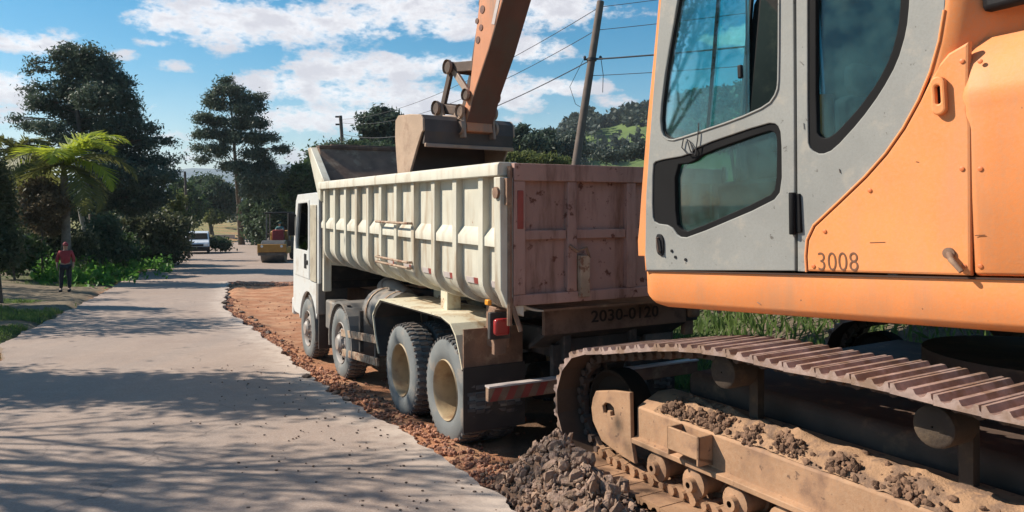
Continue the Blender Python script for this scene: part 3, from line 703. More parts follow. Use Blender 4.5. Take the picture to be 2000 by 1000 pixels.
# tree cover on the near hill
def hill_forest():
    C = []
    V = HV; K = HK+1; N = len(V)//K
    for _ in range(2200):
        i = random.randrange(N-1); k = random.choice((3, 4, 5, 5, 6, 6, 6, 7, 7, 7, 7)); f = random.random(); g = random.random()
        a = Vector(V[i*K+k]); b = Vector(V[(i+1)*K+k]); c = Vector(V[i*K+max(0, k-1)]); p = a.lerp(b, f).lerp(a.lerp(b, f)+(c-a), g*.9)
        px = 1000+p.x/p.y*F; py = HY-(p.z-CZ)/p.y*F
        # pasture stays open
        if 1150 < px < 1290 and 236 < py < 292 and k < 7: 
            if ((px-1222)/62)**2+((py-266)/20)**2 < 1: continue
        h = random.uniform(3.5, 8); C.append((p.x, p.y, p.z+h*.45, h*.38, h*.38, h*.5))
    out = []
    for e in C:
        q = rng.normal(size=(26, 3)); q /= np.linalg.norm(q, axis=1, keepdims=True); out.append(np.array(e[:3])+q*np.array(e[3:6])*rng.uniform(.5, 1.05, (26, 1)))
    P = np.concatenate(out)
    o = mesh_obj('hillside_forest', leaves_mesh('hillside_forest', P, 2.4, 1.6), 'L_hill'); tag(o, 'dark woods covering the ridge of the hill', 'forest', kind='stuff')
hill_forest()
# long tree line closing the valley behind everything
def treeline():
    C = []
    for px in range(-500, 2700, 9):
        d = 150+60*random.random(); p = at(px, 400, d); z0 = T_z(p.x, d); h = random.uniform(4, 8.5)*(1.0 if px < 650 else .8)
        if 380 < px < 470: d = 170; h *= .6
        C.append((p.x, d, z0+h*.5, h*.55, h*.5, h*.55))
    P = ell_points(C, 42000, .8, .4)
    o = mesh_obj('valley_woods', leaves_mesh('valley_woods', P, 1.0, 1.8), 'L_hill'); tag(o, 'band of distant woods closing the valley', 'woods', kind='stuff')
treeline()
# pale wall beyond the field
w = gp(430, 441); mbw = MB(); 
wr = empty('garden_wall', (at(430, 440, 102).x, 102, T_z(at(430, 440, 102).x, 102)), 0, 'low pale wall along the top of the grass field', 'wall')
mbw.box((-3.8, -.1, 0), (-1.4, .1, .55)); mbw.box((-.7, -.1, 0), (2.0, .1, .5)); mbw.build('wall_panel', 'whitetape', wr)
# grass
def grass(name, label, region, n, h, mat='L_grass'):
    P = []; D = []
    while len(P) < n:
        x, y = region()
        if x is None: continue
        P.append((x, y, T_z(x, y)+h*.35))
    P = np.array(P); dirs = np.tile(np.array([0, 0, 1.2]), (n, 1))
    o = mesh_obj(name, leaves_mesh(name, P, h, 7, 0, dirs), mat); tag(o, label, 'grass', kind='stuff')
def rgn_bank():
    y = random.uniform(5.5, 20); x = tr_right(y)+.35+random.random()**1.2*7
    if y < 9 and T_z(x, y) < .32: return None, None
    return x, y
def rgn_verge():
    y = random.uniform(8, 40)
    x = xl(y)-.15-abs(random.gauss(0, 1.6))
    if 22 < y < 28.5 or fbm(x, y, 5, 4, .35) > .1: return None, None
    return x, y
grass('bank_grass', 'long grass on the bank under the excavator deck', rgn_bank, 26000, .22)
grass('verge_grass', 'short patchy grass along the left road edge', rgn_verge, 14000, .13)
# trees standing left of the picture, whose shadows lie across the road
tree('shade_tree', 'broad tree left of the road, outside the photo, shading the middle distance', 'tree', (-18.6, 17.4, .1), [(-18, 17.8, 6.5, 3.2, 1.8, 1.7), (-15.6, 17.0, 5.6, 2.2, 1.2, 1.2), (-20, 18.6, 5.5, 2.5, 1.8, 1.5), (-18, 15.8, 5.2, 2.2, 1.1, 1.2), (-14.8, 15.6, 4.6, 1.4, .8, .8), (-22, 15.5, 5.2, 3, 2, 1.6), (-21, 20.5, 5.0, 3, 1.6, 1.4), (-19.2, 20.5, 5.8, 2.6, 1.6, 1.3), (-17.8, 13.6, 4.8, 2.2, 1.2, 1.2), (-22.5, 24.5, 5.8, 2.6, 1.4, 1.4), (-25, 27.5, 6, 3, 1.4, 1.4)], 15000, .22, .3, 'L_mid', .25, 'roadside shade trees')
tree('shade_tree', 'broad tree left of the road, outside the photo, shading the near road', 'tree', (-13.8, 10.4, .2), [(-13.2, 10.3, 5.9, 2.6, .9, 1.4), (-11.6, 10.5, 5.9, 1.7, .6, 1.0), (-15, 10.8, 5.0, 2.2, 1.0, 1.4), (-10.6, 9.6, 6.6, 1.3, .5, .7), (-9.9, 10.6, 6.6, 1.2, .4, .5)], 14000, .2, .3, 'L_mid', .22, 'roadside shade trees')
def bare_tree():
    root = empty('bare_tree', (-10.2, 7.1, .3), 0, 'leafless branching tree left of the road, outside the photo', 'tree', 'roadside shade trees')
    mb = MB(); rnd = random.Random(12); tips = []
    def grow(p, d, L, r, lev):
        q = p+d*L*.5+Vector((rnd.uniform(-1, 1), rnd.uniform(-1, 1), rnd.uniform(-.5, 1)))*L*.05; e = q+(d+Vector((0, 0, .08))).normalized()*L*.5
        mb.tube([p, q, e], [r, r*.85, r*.7], 6 if lev < 3 else 4, False)
        if lev > 1: tips.append(e)
        if lev >= 5: return
        for k in range(3 if lev else 5):
            dd = (d*1.1+Vector((rnd.uniform(-1, 1)*.75, rnd.uniform(-1, 1)*.55, rnd.uniform(-.3, .75)))).normalized(); grow(e, dd, L*rnd.uniform(.68, .86), r*rnd.uniform(.55, .68), lev+1)
    grow(Vector((0, 0, 0)), Vector((.10, 0, 1)).normalized(), 1.95, .14, 0)
    mb.build('trunk', 'bark', root, 60, fix=False)
    P = np.array([t+Vector((rnd.gauss(0, .14), rnd.gauss(0, .14), rnd.gauss(0, .12))) for t in tips for _ in range(3)])
    mesh_obj('twig_leaves', leaves_mesh('twig_leaves', P, .14, 2.5), 'L_mid', root)
bare_tree()

# ------------------------------------------------------------------ DUMP TRUCK
TH = Vector((-.475, .880, 0)).normalized()
TA = math.atan2(TH.y, TH.x)
truck = empty('dump_truck', (.993, 6.73, 0), TA, 'muddy cream tipper truck with white cab, loading in the trench', 'dump truck')
TMW = Matrix.Translation((.993, 6.73, 0)) @ Matrix.Rotation(TA, 4, 'Z'); TMI = TMW.inverted()
TN = Vector((-TH.y, TH.x, 0))
def tp(px, py, yl=1.25):
    O = TMW @ Vector((0, yl, 0)); q = TMI @ hit(px, py, O, TN); return q.x, q.z
def tfloor(x, y=1.0):
    w = TMW @ Vector((x, y, 0)); return road_z(w.y)-.13
SX = frame((0, 0, 0), (1, 0, 0), (0, 0, 1), (0, 1, 0))      # side plane: a=x, b=z, n=y
def side_frame(y): return frame((0, y, 0), (1, 0, 0), (0, 0, 1), (0, 1, 0))
BL = 6.05
def skin_y(z, o=0.0):  # body side section: straight, then curling under
    if z > 1.64: return 1.185+o
    t = (1.64-z)/.26; t = min(1, t); return .80+o*.4+(.385+o*.6)*math.sqrt(max(0, 1-t*t))
zs = [1.38, 1.384, 1.395, 1.415, 1.45, 1.49, 1.54, 1.60, 1.64, 2.0, 2.56]
for sgn, nm in ((1, ''), (-1, '')):
    mb = MB()
    prof = [(skin_y(z), z) for z in zs]; pin = [(y-.025, z+.012 if z < 1.64 else z) for y, z in prof]
    poly = prof+pin[::-1]
    mb.prism(poly, lambda a, b, t: (t, a*sgn, b), 0.0, BL)
    mb.build('side_wall', 'cream', truck, 40)
mb = MB(); mb.box((0, -.82, 1.38), (BL, .82, 1.40)); mb.build('floor', 'rust', truck)
# ribs
ribpx = [633, 652.5, 673.5, 694.5, 717, 742, 771.5, 805, 845, 887, 938]
ribx = [tp(p, 400)[0] for p in ribpx]
for sgn in (1, -1):
    mb = MB(); outer = [(skin_y(z, .065), z) for z in zs]; outer = [(outer[0][0], 1.34)]+[(y, z-.03*max(0, (1.64-z)/.26)) for y, z in outer]
    inner = [(skin_y(z)-.01, z) for z in zs]; poly = outer+inner[::-1]
    mb.prism(poly, lambda a, b, t: (t, a*sgn, b), -.046, .046)
    r0 = None
    for i, x in enumerate(ribx):
        if r0 is None: r0 = mb.build('rib', 'cream', truck, None, .008); r0.location = (x, 0, 0)
        else: copyof(r0, truck, (x, 0, 0))
    # rails
    def sp(poly, x0, x1, nm, mat, bev=.008):
        b_ = MB(); b_.prism(poly, lambda a, b, t: (t, a*sgn, b), x0, x1); return b_.build(nm, mat, truck, None, bev)
    sp([(1.10, 2.54), (1.285, 2.54), (1.285, 2.63), (1.27, 2.655), (1.10, 2.655)], -.04, BL+.02, 'top_rail', 'cream')
    sp([(1.17, 1.94), (1.236, 1.94), (1.236, 2.02), (1.18, 2.11)], -.03, BL, 'middle_rail', 'cream', .004)
    # rear corner post
    sp([(1.05, 1.36), (1.20, 1.44), (1.27, 1.60), (1.28, 2.53), (1.05, 2.53)], -.07, .045, 'rear_post', 'cream')
    sp([(.6, 1.30), (1.10, 1.36), (1.2, 1.46), (1.2, 2.5), (1.0, 2.5)], BL-.02, BL+.06, 'front_post', 'cream')
# gusset steps between ribs
for (xa, xb, z) in ((ribx[5]+.0, ribx[7], 2.10), (ribx[5], ribx[7], 1.68), (ribx[5], ribx[7], 1.62)):
    mb = MB(); mb.tube([(xa, 1.30, z), (xb, 1.30, z)], .014, 8); mb.tube([(xa, 1.24, z), (xa, 1.30, z)], .014, 6); mb.tube([(xb, 1.24, z), (xb, 1.30, z)], .014, 6)
    mb.build('step_bar', 'rustbar', truck, 50)
# reflective tape pieces at the foot of each bay
for i in range(5, 11):
    xa = ribx[i]-.055; xb = (ribx[i+1] if i+1 < len(ribx) else .06)+.055
    z = 1.585
    for k, (f0, f1, m_) in enumerate(((.10, .45, 'redtape'), (.46, .82, 'whitetape'))):
        x0 = xa+(xb-xa)*(1-f0); x1 = xa+(xb-xa)*(1-f1); mb = MB()
        ya, yb = skin_y(z)+.006, skin_y(z+.055)+.006
        mb.add([(x0, ya, z), (x1, ya, z), (x1, yb, z+.055), (x0, yb, z+.055), (x0, ya-.01, z), (x1, ya-.01, z), (x1, yb-.01, z+.055), (x0, yb-.01, z+.055)], [(0,1,2,3),(4,5,6,7),(0,1,5,4),(1,2,6,5),(2,3,7,6),(3,0,4,7)])
        mb.build('reflective_tape', m_, truck)
# front wall leaning forward + cab guard
fw = MB(); fw.prism([(BL, 1.4), (BL+.03, 1.4), (BL+.03, 2.56), (BL+.66, 3.22), (BL+.66, 3.26), (BL+.60, 3.26), (BL, 2.58)], lambda a, b, t: (a, t, b), -1.13, 1.13); fw.build('front_wall', 'rust', truck)
for sgn in (1, -1):
    x0, z0 = tp(627, 362); x1, z1 = tp(605, 288)
    mb = MB(); mb.prism([(BL-.02, 2.655), (BL-.22, 2.656), (x1-.04, z1), (x1+.17, z1), (BL+.12, 2.40), (BL+.0, 2.35)], lambda a, b, t: (a, t*sgn, b), 1.135, 1.25); mb.build('guard_cheek', 'cream', truck, None, .01)
mb = MB(); mb.box((BL+.55, -1.25, 3.215), (BL+.80, 1.13, 3.275)); mb.box((BL+.70, -1.2, 3.275), (BL+.78, .9, 3.31)); mb.build('guard_rim', 'darksteel', truck, None, .01)
for k in range(5):
    y = -1.0+.5*k; mb = MB(); mb.prism([(BL+.03, 1.5), (BL+.09, 1.5), (BL+.09, 2.5), (BL+.03, 2.5)], lambda a, b, t: (a, t, b), y-.03, y+.03); mb.build('front_rib', 'cream', truck)
# load
def load():
    V = []; Fc = []; nx, ny = 60, 22
    for i in range(nx+1):
        for j in range(ny+1):
            x = .15+(BL-.25)*i/nx; y = -1.08+2.16*j/ny
            z = 2.12+.62*math.exp(-((x-4.3)/1.0)**2-((y+.35)/.7)**2)+.2*math.exp(-((x-2.2)/1.2)**2-(y/.8)**2)+.07*fbm(x, y, 3, 5, 2.5); V.append((x, y, z))
    for i in range(nx):
        for j in range(ny): a = i*(ny+1)+j; Fc.append((a, a+1, a+ny+2, a+ny+1))
    me = bpy.data.meshes.new('dirt_load'); me.from_pydata(V, [], Fc); o = mesh_obj('dirt_load', me, 'load', None, 180); o.matrix_world = TMW; tag(o, 'reddish dirt and broken asphalt heaped inside the dump body', 'dirt load', kind='stuff')
    for q in range(14):
        pass
load()
# tailgate
def ty(px, py=450, x=0.0):
    O = TMW @ Vector((x, 0, 0)); return (TMI @ hit(px, py, O, TH)).y
GF = frame((0, 0, 0), (0, -1, 0), (0, 0, 1), (-1, 0, 0))    # looking at the rear: a to the right, b up, n toward viewer
GW = 1.16
mb = MB(); mb.box((-.03, -GW, 1.46), (-.005, GW, 2.60)); gate = mb.build('tailgate', 'gate', truck)
def gbar(y0, y1, z0, z1, th, nm='tailgate_rib', mat='gate', x0=-.03, par=None):
    b_ = MB(); b_.box((x0-th, min(y0, y1), z0), (x0, max(y0, y1), z1)); return b_.build(nm, mat, par or gate, None, .006)
gbar(-GW, GW, 2.50, 2.645, .07, 'tailgate_rim'); gbar(-GW, GW, 1.46, 1.55, .06, 'tailgate_rim')
cols = [1.16, 1.02, ty(1113), ty(1098), ty(1227), ty(1212), -.52, -.60, -1.02, -1.16]
for a, b in ((1.16, 1.05), (ty(1098), ty(1116)), (ty(1213), ty(1230)), (-.58, -.67), (-1.05, -1.16)):
    gbar(a, b, 1.552, 2.498, .062)
edges = [1.05, ty(1098), ty(1116), ty(1213), ty(1230), -.58, -.67, -1.05]
for a, b in ((edges[0], edges[1]), (edges[2], edges[3]), (edges[4], edges[5]), (edges[6], edges[7])):
    gbar(a-.004, b+.004, 2.005, 2.085, .045)
gbar(ty(1118), ty(1136), 1.50, 1.86, .105, 'latch_arm', 'rustbar'); gbar(ty(1000), ty(1012), 2.10, 2.42, .068, 'red_marker', 'redtape'); 

mb = MB(); mb.tube([(-.1, ty(1100), 1.95), (-.12, ty(1112), 1.9), (-.14, ty(1128), 1.93), (-.12, ty(1136), 1.84)], .016, 6); mb.build('latch_hook', 'rust', gate, 50)
for k in range(2):
    s_ = 1-2*k
    mb = MB(); mb.tube([(-.02, s_*1.30, 2.40), (-.02, s_*1.16, 2.40)], .05, 12); mb.box((-.12, s_*1.22-.02, 2.30), (.06, s_*1.22+.02, 2.52)); mb.build('hinge', 'rust', truck, 40)
    mb = MB(); mb.tube([(-.07, s_*1.19, 2.62), (-.07, s_*1.19, 1.3)], .022, 6); mb.tube([(-.10, s_*1.1, 1.25), (-.05, s_*1.2, 1.6)], .02, 6); mb.build('gate_rod', 'rust', truck, 40)
# under-tail board with the number
mb = MB(); mb.box((.25, -1.0, 1.12), (.30, .66, 1.37)); board = mb.build('number_board', 'boardpaint', truck, None, .006)
mb = MB(); mb.prism([(.25, 1.12), (.33, 1.12), (.55, .98), (.52, .96)], lambda a, b, t: (a, t, b), -1.0, .66); mb.build('board_lip', 'chassis', truck)
vs, fs = text_geo('2030-0120', .152, .006, .0015, .92)
wtx = max(v[0] for v in vs); mb = MB(frame((.245, .16, 1.205), (0, -1, 0), (0, 0, 1), (-1, 0, 0))); k_ = .80/wtx; mb.add([(x*k_, y, z) for x, y, z in vs], fs); mb.build('board_number', 'platetext', board)
mb = MB(); mb.box((.42, -.95, .86), (.47, -.62, 1.0)); mb.build('licence_plate', 'greyplastic', truck, None, .005)
# chassis
for s_ in (1, -1):
    mb = MB(); z0, z1 = 1.02, .82
    mb.prism([(.3, .86), (8.0, .60), (8.0, .84), (.3, 1.12)], lambda a, b, t: (a, t, b), s_*.38-.04, s_*.38+.04); mb.build('chassis_rail', 'chassis', truck, None, .01)
for x in (.35, 1.85, 3.2, 4.4, 5.7): mb = MB(); mb.box((x, -.34, .9-.035*x), (x+.1, .34, 1.06-.035*x)); mb.build('cross_member', 'chassis', truck)
mb = MB(); mb.tube([(2.9, 0, .95), (3.6, 0, 1.36)], .09, 12); mb.build('tipping_ram', 'creamrust', truck, 40)
mb = MB(); mb.tube([(.4, -.5, 1.16), (.4, .5, 1.16)], .07, 12); mb.build('tipping_hinge', 'rust', truck, 40)
mb = MB(); mb.box((1.5, -.45, 1.15), (1.75, .45, 1.37)); mb.build('body_bearer', 'creamrust', truck); mb = MB(); mb.box((3.0, -.4, 1.1), (3.5, .4, 1.36)); mb.build('body_bearer', 'creamrust', truck)
# wheels
def wheel_meshes(kind):
    # centre at origin, outer face toward +y; radius .525
    t = MB(); R0 = .525
    pr = [(.30, .13), (.33, .145), (.37, .152), (.42, .150), (.465, .140), (.487, .13), (.497, .118)]
    prof = pr+[(R0-.012, .105), (R0-.012, -.105)]+[(r, -y) for r, y in pr[::-1]]
    t.lathe(prof, 56, closed=True)
    tr = MB(); n = 44
    for i in range(n):
        a = 2*math.pi*i/n; ca, sa = math.cos(a), math.sin(a)
        for (y0, y1, da) in ((.055, .128, 0), (-.128, -.055, .5), (-.042, .042, .25)):
            aa = a+da*2*math.pi/n; w = .42*math.pi/n*R0 if y0 != -.042 else .5*math.pi/n*R0
            c = Vector((math.cos(aa), 0, math.sin(aa))); tg = Vector((-math.sin(aa), 0, math.cos(aa)))
            P = []
            for rr in (R0-.03, R0+.003):
                for yy, ss in ((y0, -1), (y1, -1), (y1, 1), (y0, 1)):
                    rr2 = rr-(.012 if abs(yy) > .12 else 0); P.append(c*rr2+tg*(ss*w)+Vector((0, yy, 0)))
            tr.add(P, [(0,1,2,3),(4,7,6,5),(0,4,5,1),(1,5,6,2),(2,6,7,3),(3,7,4,0)])
    rim = MB()
    if kind == 'rear':
        rim.lathe([(.300, .13), (.292, .142), (.285, .13), (.280, .115), (.272, .04), (.268, -.10), (.22, -.12), (.185, -.125), (.13, -.125), (.12, -.09), (.10, -.06), (.085, -.05), (.08, -.02), (0.001, -.015)], 40)
        for i in range(10):
            a = 2*math.pi*i/10; rim.tube([(math.cos(a)*.165, -.13, math.sin(a)*.165), (math.cos(a)*.165, -.095, math.sin(a)*.165)], .014, 6)
    else:
        rim.lathe([(.300, .13), (.292, .142), (.284, .13), (.27, .10), (.262, .06), (.235, .075), (.19, .115), (.165, .12), (.13, .12), (.125, .16), (.095, .185), (.0901, .19), (0.001, .19)], 40)
        for i in range(10):
            a = 2*math.pi*i/10; rim.tube([(math.cos(a)*.147, .11, math.sin(a)*.147), (math.cos(a)*.147, .15, math.sin(a)*.147)], .014, 6)
    hol = MB()
    for i in range(10):
        a = 2*math.pi*(i+.5)/10; y = .105 if kind != 'rear' else -.106; r_ = .225
        c = Vector((math.cos(a)*r_, y, math.sin(a)*r_)); d = Vector((0, 1, 0)); hol.tube([c-d*.02, c], .026, 10)
    return t, tr, rim, hol
def make_wheel(kind, x, y, s_):
    t, tr, rim, hol = WM[kind]
    w = link(bpy.data.objects.new('wheel', t)); w.parent = truck; w.location = (x, y, tfloor(x, s_*1.0)+.51); w.rotation_euler = (0, random.uniform(0, 6), 0 if s_ > 0 else math.pi)
    for nm, me in (('tread', tr), ('rim', rim), ('hand_holes', hol)):
        o = link(bpy.data.objects.new(nm, me)); o.parent = w
    return w
WM = {}
for kind in ('rear', 'front'):
    t, tr, rim, hol = wheel_meshes(kind); out = []
    for mbx, nm, mt in ((t, 'wheel', 'tyre'), (tr, 'tread', 'tread'), (rim, 'rim', 'rim' if kind == 'rear' else 'rimgrey'), (hol, 'hand_holes', 'rubber')):
        me = mbx.mesh(nm); me.materials.append(M[mt]); me.polygons.foreach_set('use_smooth', [True]*len(me.polygons)); me.set_sharp_from_angle(angle=R(35)); out.append(me)
    WM[kind] = out
for x in (1.22, 2.50):
    for s_ in (1, -1):
        make_wheel('rear', x, s_*1.08, s_); make_wheel('rear', x, s_*.76, s_)
for x in (5.05, 7.08):
    for s_ in (1, -1): make_wheel('front', x, s_*1.07, s_)
for x in (1.22, 2.5, 5.05, 7.08):
    mb = MB(); z = tfloor(x, 0)+.51; mb.tube([(x, -.9, z), (x, .9, z)], .07, 10); mb.tube([(x, -.2, z), (x, .2, z)], [.19, .19], 14)
    mb.build('axle', 'chassis', truck, 40)
# rear fender over the two rear axles
fpath = [(738, 690), (731, 650), (727, 615), (733, 597), (741, 584), (790, 596), (833, 608), (862, 617), (880, 632), (890, 655), (897, 688), (903, 722)]
fp = [tp(a, b, 1.24) for a, b in fpath]
def strip_shell(path, y0, y1, th):
    mb = MB(); n = len(path)
    inn = []
    cx = sum(p[0] for p in path)/n; cz = min(p[1] for p in path)
    for (x, z) in path:
        d = Vector((cx-x, 0, cz-z)).normalized(); inn.append((x+d.x*th, z+d.z*th))
    for i in range(n-1):
        a, b, c, d = path[i], path[i+1], inn[i+1], inn[i]
        mb.add([(a[0], y0, a[1]), (b[0], y0, b[1]), (c[0], y0, c[1]), (d[0], y0, d[1]), (a[0], y1, a[1]), (b[0], y1, b[1]), (c[0], y1, c[1]), (d[0], y1, d[1])],
               [(0,1,2,3),(7,6,5,4),(0,4,5,1),(3,2,6,7),(0,3,7,4),(1,5,6,2)])
    return mb
for s_ in (1, -1):
    mb = strip_shell(fp, s_*.60, s_*1.24, .02); fe = mb.build('rear_fender', 'creamrust', truck, 40)
    cxx = sum(p[0] for p in fp)/len(fp); fi = [(cxx+(p[0]-cxx)*.975, p[1]-.025) for p in fp]; strip_shell(fi, s_*.62, s_*1.225, .012).build('fender_liner', 'flap', fe, 40)  # dark sheet added inside the fender to stand in for its shade
    xf = fp[-1][0]; zf = fp[-1][1]
    mb = MB(); mb.box((xf-.03, s_*.62, zf-.02), (xf-.01, s_*1.24, 1.15)); mb.build('fender_end_plate', 'rust', truck)
    mb = MB(); mb.box((xf-.045, s_*.60, .20), (xf-.033, s_*1.25, zf+.02)); mb.build('mud_flap', 'flap', truck)
    mb = MB(); mb.box((.55, s_*.85, .98), (.75, s_*1.0, 1.36)); mb.box((.30, s_*1.02, .98), (.36, s_*1.14, 1.38)); mb.build('fender_stay', 'rust', truck, None, .008)
    mb = MB(); mb.box((.22, s_*1.02, 1.16), (.29, s_*1.17, 1.31)); lamp = mb.build('tail_lamp', 'red_lens' if s_ > 0 else 'rust', truck, None, .03, 3)
    mb = MB(); mb.box((.29, s_*.98, 1.12), (.34, s_*1.19, 1.36)); mb.build('lamp_housing', 'chassis', lamp, None, .01)
    mb = MB(); mb.box((.26, s_*1.185, 1.425), (.33, s_*1.225, 1.475)); mb.build('marker_lamp', 'amber_lens', truck, None, .01)
    mb = MB(); mb.box((1.62, s_*.86, 1.12), (1.80, s_*1.02, 1.42)); mb.build('body_support', 'creamrust', truck, None, .01)
# underrun bar with chevrons
mb = MB(); mb.box((.30, -1.2, .575), (.36, 1.2, .70)); ub = mb.build('underrun_bar', 'rust', truck, None, .008)
mb = MB(); mb.box((.285, -1.2, .70), (.37, 1.2, .715)); mb.build('bar_edge', 'whitetape', ub)
for k in range(12):
    y0 = 1.19-k*.155*1.0
    if k > 3: continue
    mb = MB(); mb.add([(.297, y0, .58), (.297, y0-.075, .58), (.297, y0-.135, .695), (.297, y0-.06, .695), (.30, y0, .58), (.30, y0-.075, .58), (.30, y0-.135, .695), (.30, y0-.06, .695)], [(0,1,2,3),(4,5,6,7),(0,1,5,4),(1,2,6,5),(2,3,7,6),(3,0,4,7)]); mb.build('chevron', 'redtape', ub)
for s_ in (1, -1):
    mb = MB(); mb.box((.36, s_*.4, .6), (.42, s_*.5, 1.0)); mb.build('bar_bracket', 'chassis', ub)
# front mudguards, tank, side guards
for x in (5.05, 7.08):
    for s_ in (1, -1):
        z = tfloor(x, 1)+.51; pa = [(x+.62*math.cos(a), z+.60*math.sin(a)) for a in [R(-12)+R(204)*i/14 for i in range(15)]]
        if x < 6:
            strip_shell(pa, s_*.72, s_*1.22, .035).build('front_mudguard', 'greyplastic', truck, 40)
        else:
            strip_shell(pa[8:], s_*.72, s_*1.23, .035).build('front_mudguard', 'greyplastic', truck, 40)
for s_ in (1,):
    mb = MB(); mb.tube([(3.45, .80, .88), (4.35, .80, .86)], [.30, .30], 20); mb.build('fuel_tank', 'greyplastic', truck, 40)
    for x in (3.65, 4.15): mb = MB(); mb.lathe([(.305, -.02), (.312, -.02), (.312, .02), (.305, .02)], 24, (x, .80, .87), 'x'); mb.build('tank_strap', 'rustbar', truck, 40)
    mb = MB(); mb.box((3.3, .45, .5), (4.4, .75, .62)); mb.tube([(3.3, .9, .75), (3.35, 1.0, .6), (3.2, 1.02, .45)], .02, 6); mb.tube([(4.3, 1.0, 1.0), (4.0, 1.06, .85), (3.8, 1.05, .55)], .018, 6); mb.build('hose', 'chassis', truck, 40)
    mb = MB(); mb.tube([(4.45, .7, 1.18), (3.9, .75, 1.2), (3.6, .72, 1.12)], .09, 10); mb.tube([(4.9, .6, 1.1), (4.4, .7, 1.2)], .11, 10); mb.build('air_duct', 'greyplastic', truck, 60)
for s_ in (1, -1):
    mb = MB(); mb.box((6.34, s_*.74, .0), (6.38, s_*1.20, .95)); mb.build('front_mud_flap', 'flap', truck, None, .006)
    mb = MB(); mb.box((5.72, s_*.80, .35), (6.25, s_*1.12, .80)); mb.build('battery_box', 'greyplastic', truck, None, .03)
xa, za = tp(735, 664, 1.22); xb, zb = tp(665, 650, 1.22); xc, zc = tp(735, 708, 1.22); xd, zd = tp(667, 688, 1.22)
for (p, q) in (((xa, 1.2, za), (xb, 1.2, zb)), ((xc, 1.2, zc), (xd, 1.2, zd))):
    mb = MB(); mb.beam(p, q, .03, .10); mb.build('side_guard_rail', 'rustbar', truck, None, .006)
for x in (xa+.15, (xa+xb)/2, xb-.2): mb = MB(); mb.box((x, 1.13, zc-.02), (x+.06, 1.18, za+.25)); mb.build('side_guard_post', 'chassis', truck)
mb = MB(); mb.box((6.02, 1.08, .95), (6.12, 1.20, 1.55)); mb.build('exhaust_stay', 'cream', truck, None, .01)
mb = MB(); mb.box((6.14, .2, 1.1), (6.34, 1.1, 2.3)); mb.tube([(6.2, -.7, 1.0), (6.2, -.7, 2.5)], .09, 12); mb.build('air_intake', 'black', truck, None, .02)
# cab
c0, c1 = 6.34, 8.22; zb = .55; zt = 2.50
out = [(c0, .95), (c0, 2.42), (c0+.06, zt-.02), (c0+.2, zt), (c1-.35, zt-.02), (c1-.22, zt-.12), (c1-.02, 1.55), (c1, 1.2), (c1, .45), (c1-.12, .38), (7.74, .38)]
arch = [(7.08+.62*math.cos(a), tfloor(7.08)+.51+.62*math.sin(a)) for a in [R(8)+R(150)*i/10 for i in range(11)]]
out2 = out+[(p[0], p[1]) for p in arch]+[(c0+.04, .62)]
win = [(7.02, 1.58), (7.02, 2.28), (7.08, 2.34), (7.78, 2.32), (7.99, 1.62), (7.97, 1.52), (7.10, 1.52)]
for s_ in (1, -1):
    fr = frame((0, s_*1.18, 0), (1, 0, 0), (0, 0, 1), (0, 1, 0))
    plate([out2, win], fr, 0, .05, 'cab_side', 'white', truck, .01)
    door = plate([[(6.96, 1.06), (6.96, 2.38), (7.80, 2.36), (8.04, 1.56), (8.04, 1.06)], win], fr, s_*.028, .018, 'door', 'white', truck, .006)
    gl = plate([win], fr, 0, .012, 'door_window', 'glass_car', door, .002)
    mb = MB(); mb.box((7.02, s_*1.20, 1.30), (7.18, s_*1.235, 1.37)); mb.build('door_handle', 'black', door, None, .008)
    mb = MB(); mb.box((7.12, s_*1.205, 1.22), (7.30, s_*1.222, 1.47)); mb.build('door_badge', 'black', door, None, .006)
    mb = MB(); mb.box((c0+.10, s_*1.20, 1.05), (c0+.52, s_*1.225, 2.30)); mb.build('corner_panel', 'tanpanel', truck, None, .01)
    mb = MB(); mb.box((c0-.30, s_*.95, 1.62), (c0-.03, s_*1.175, 2.46)); mb.build('cab_rear_baffle', 'black', truck, None, .02)
    mb = MB(); mb.box((7.42, s_*1.20, 1.10), (7.44, s_*1.212, 1.5)); mb.build('door_trim', 'black', door)
    mb = MB(); mb.box((8.0, s_*1.22, 1.75), (8.07, s_*1.34, 2.15)); mb.tube([(7.98, s_*1.18, 2.1), (8.03, s_*1.28, 2.13)], .015, 6); mb.build('mirror', 'black', truck, None, .03)
    mb = MB(); mb.box((7.7, s_*1.1, .40), (8.1, s_*1.19, .60)); mb.build('cab_step', 'greyplastic', truck, None, .01)
    mb = MB(); mb.box((c0-.02, s_*1.10, .55), (c0+.14, s_*1.215, 1.05)); mb.build('cab_rear_skirt', 'greyplastic', truck, None, .01)
def yb(poly, nm, mat, y0=-1.16, y1=1.16, bev=.01):
    b_ = MB(); b_.prism(poly, lambda a, b, t: (a, t, b), y0, y1); return b_.build(nm, mat, truck, None, bev)
yb([(c0+.2, zt-.03), (c0+.2, zt), (c1-.35, zt-.02), (c1-.36, zt-.05)], 'cab_roof', 'white')
yb([(c0, .95), (c0, 2.42), (c0+.06, zt-.02), (c0+.2, zt), (c0+.2, zt-.03), (c0+.08, 2.4), (c0+.04, .95)], 'cab_back', 'black')
yb([(c1, 1.2), (c1, .45), (c1-.12, .38), (c1-.12, 1.2)], 'cab_front', 'white'); yb([(c1-.02, 1.52), (c1, 1.2), (c1-.04, 1.2), (c1-.06, 1.52)], 'grille', 'black')
yb([(c1-.24, 2.36), (c1-.02, 1.53), (c1-.05, 1.53), (c1-.27, 2.36)], 'windscreen', 'glass_car', -1.1, 1.1, 0)
yb([(c1-.35, 2.48), (c1-.22, 2.38), (c1-.26, 2.37), (c1-.37, 2.45)], 'header_panel', 'white')
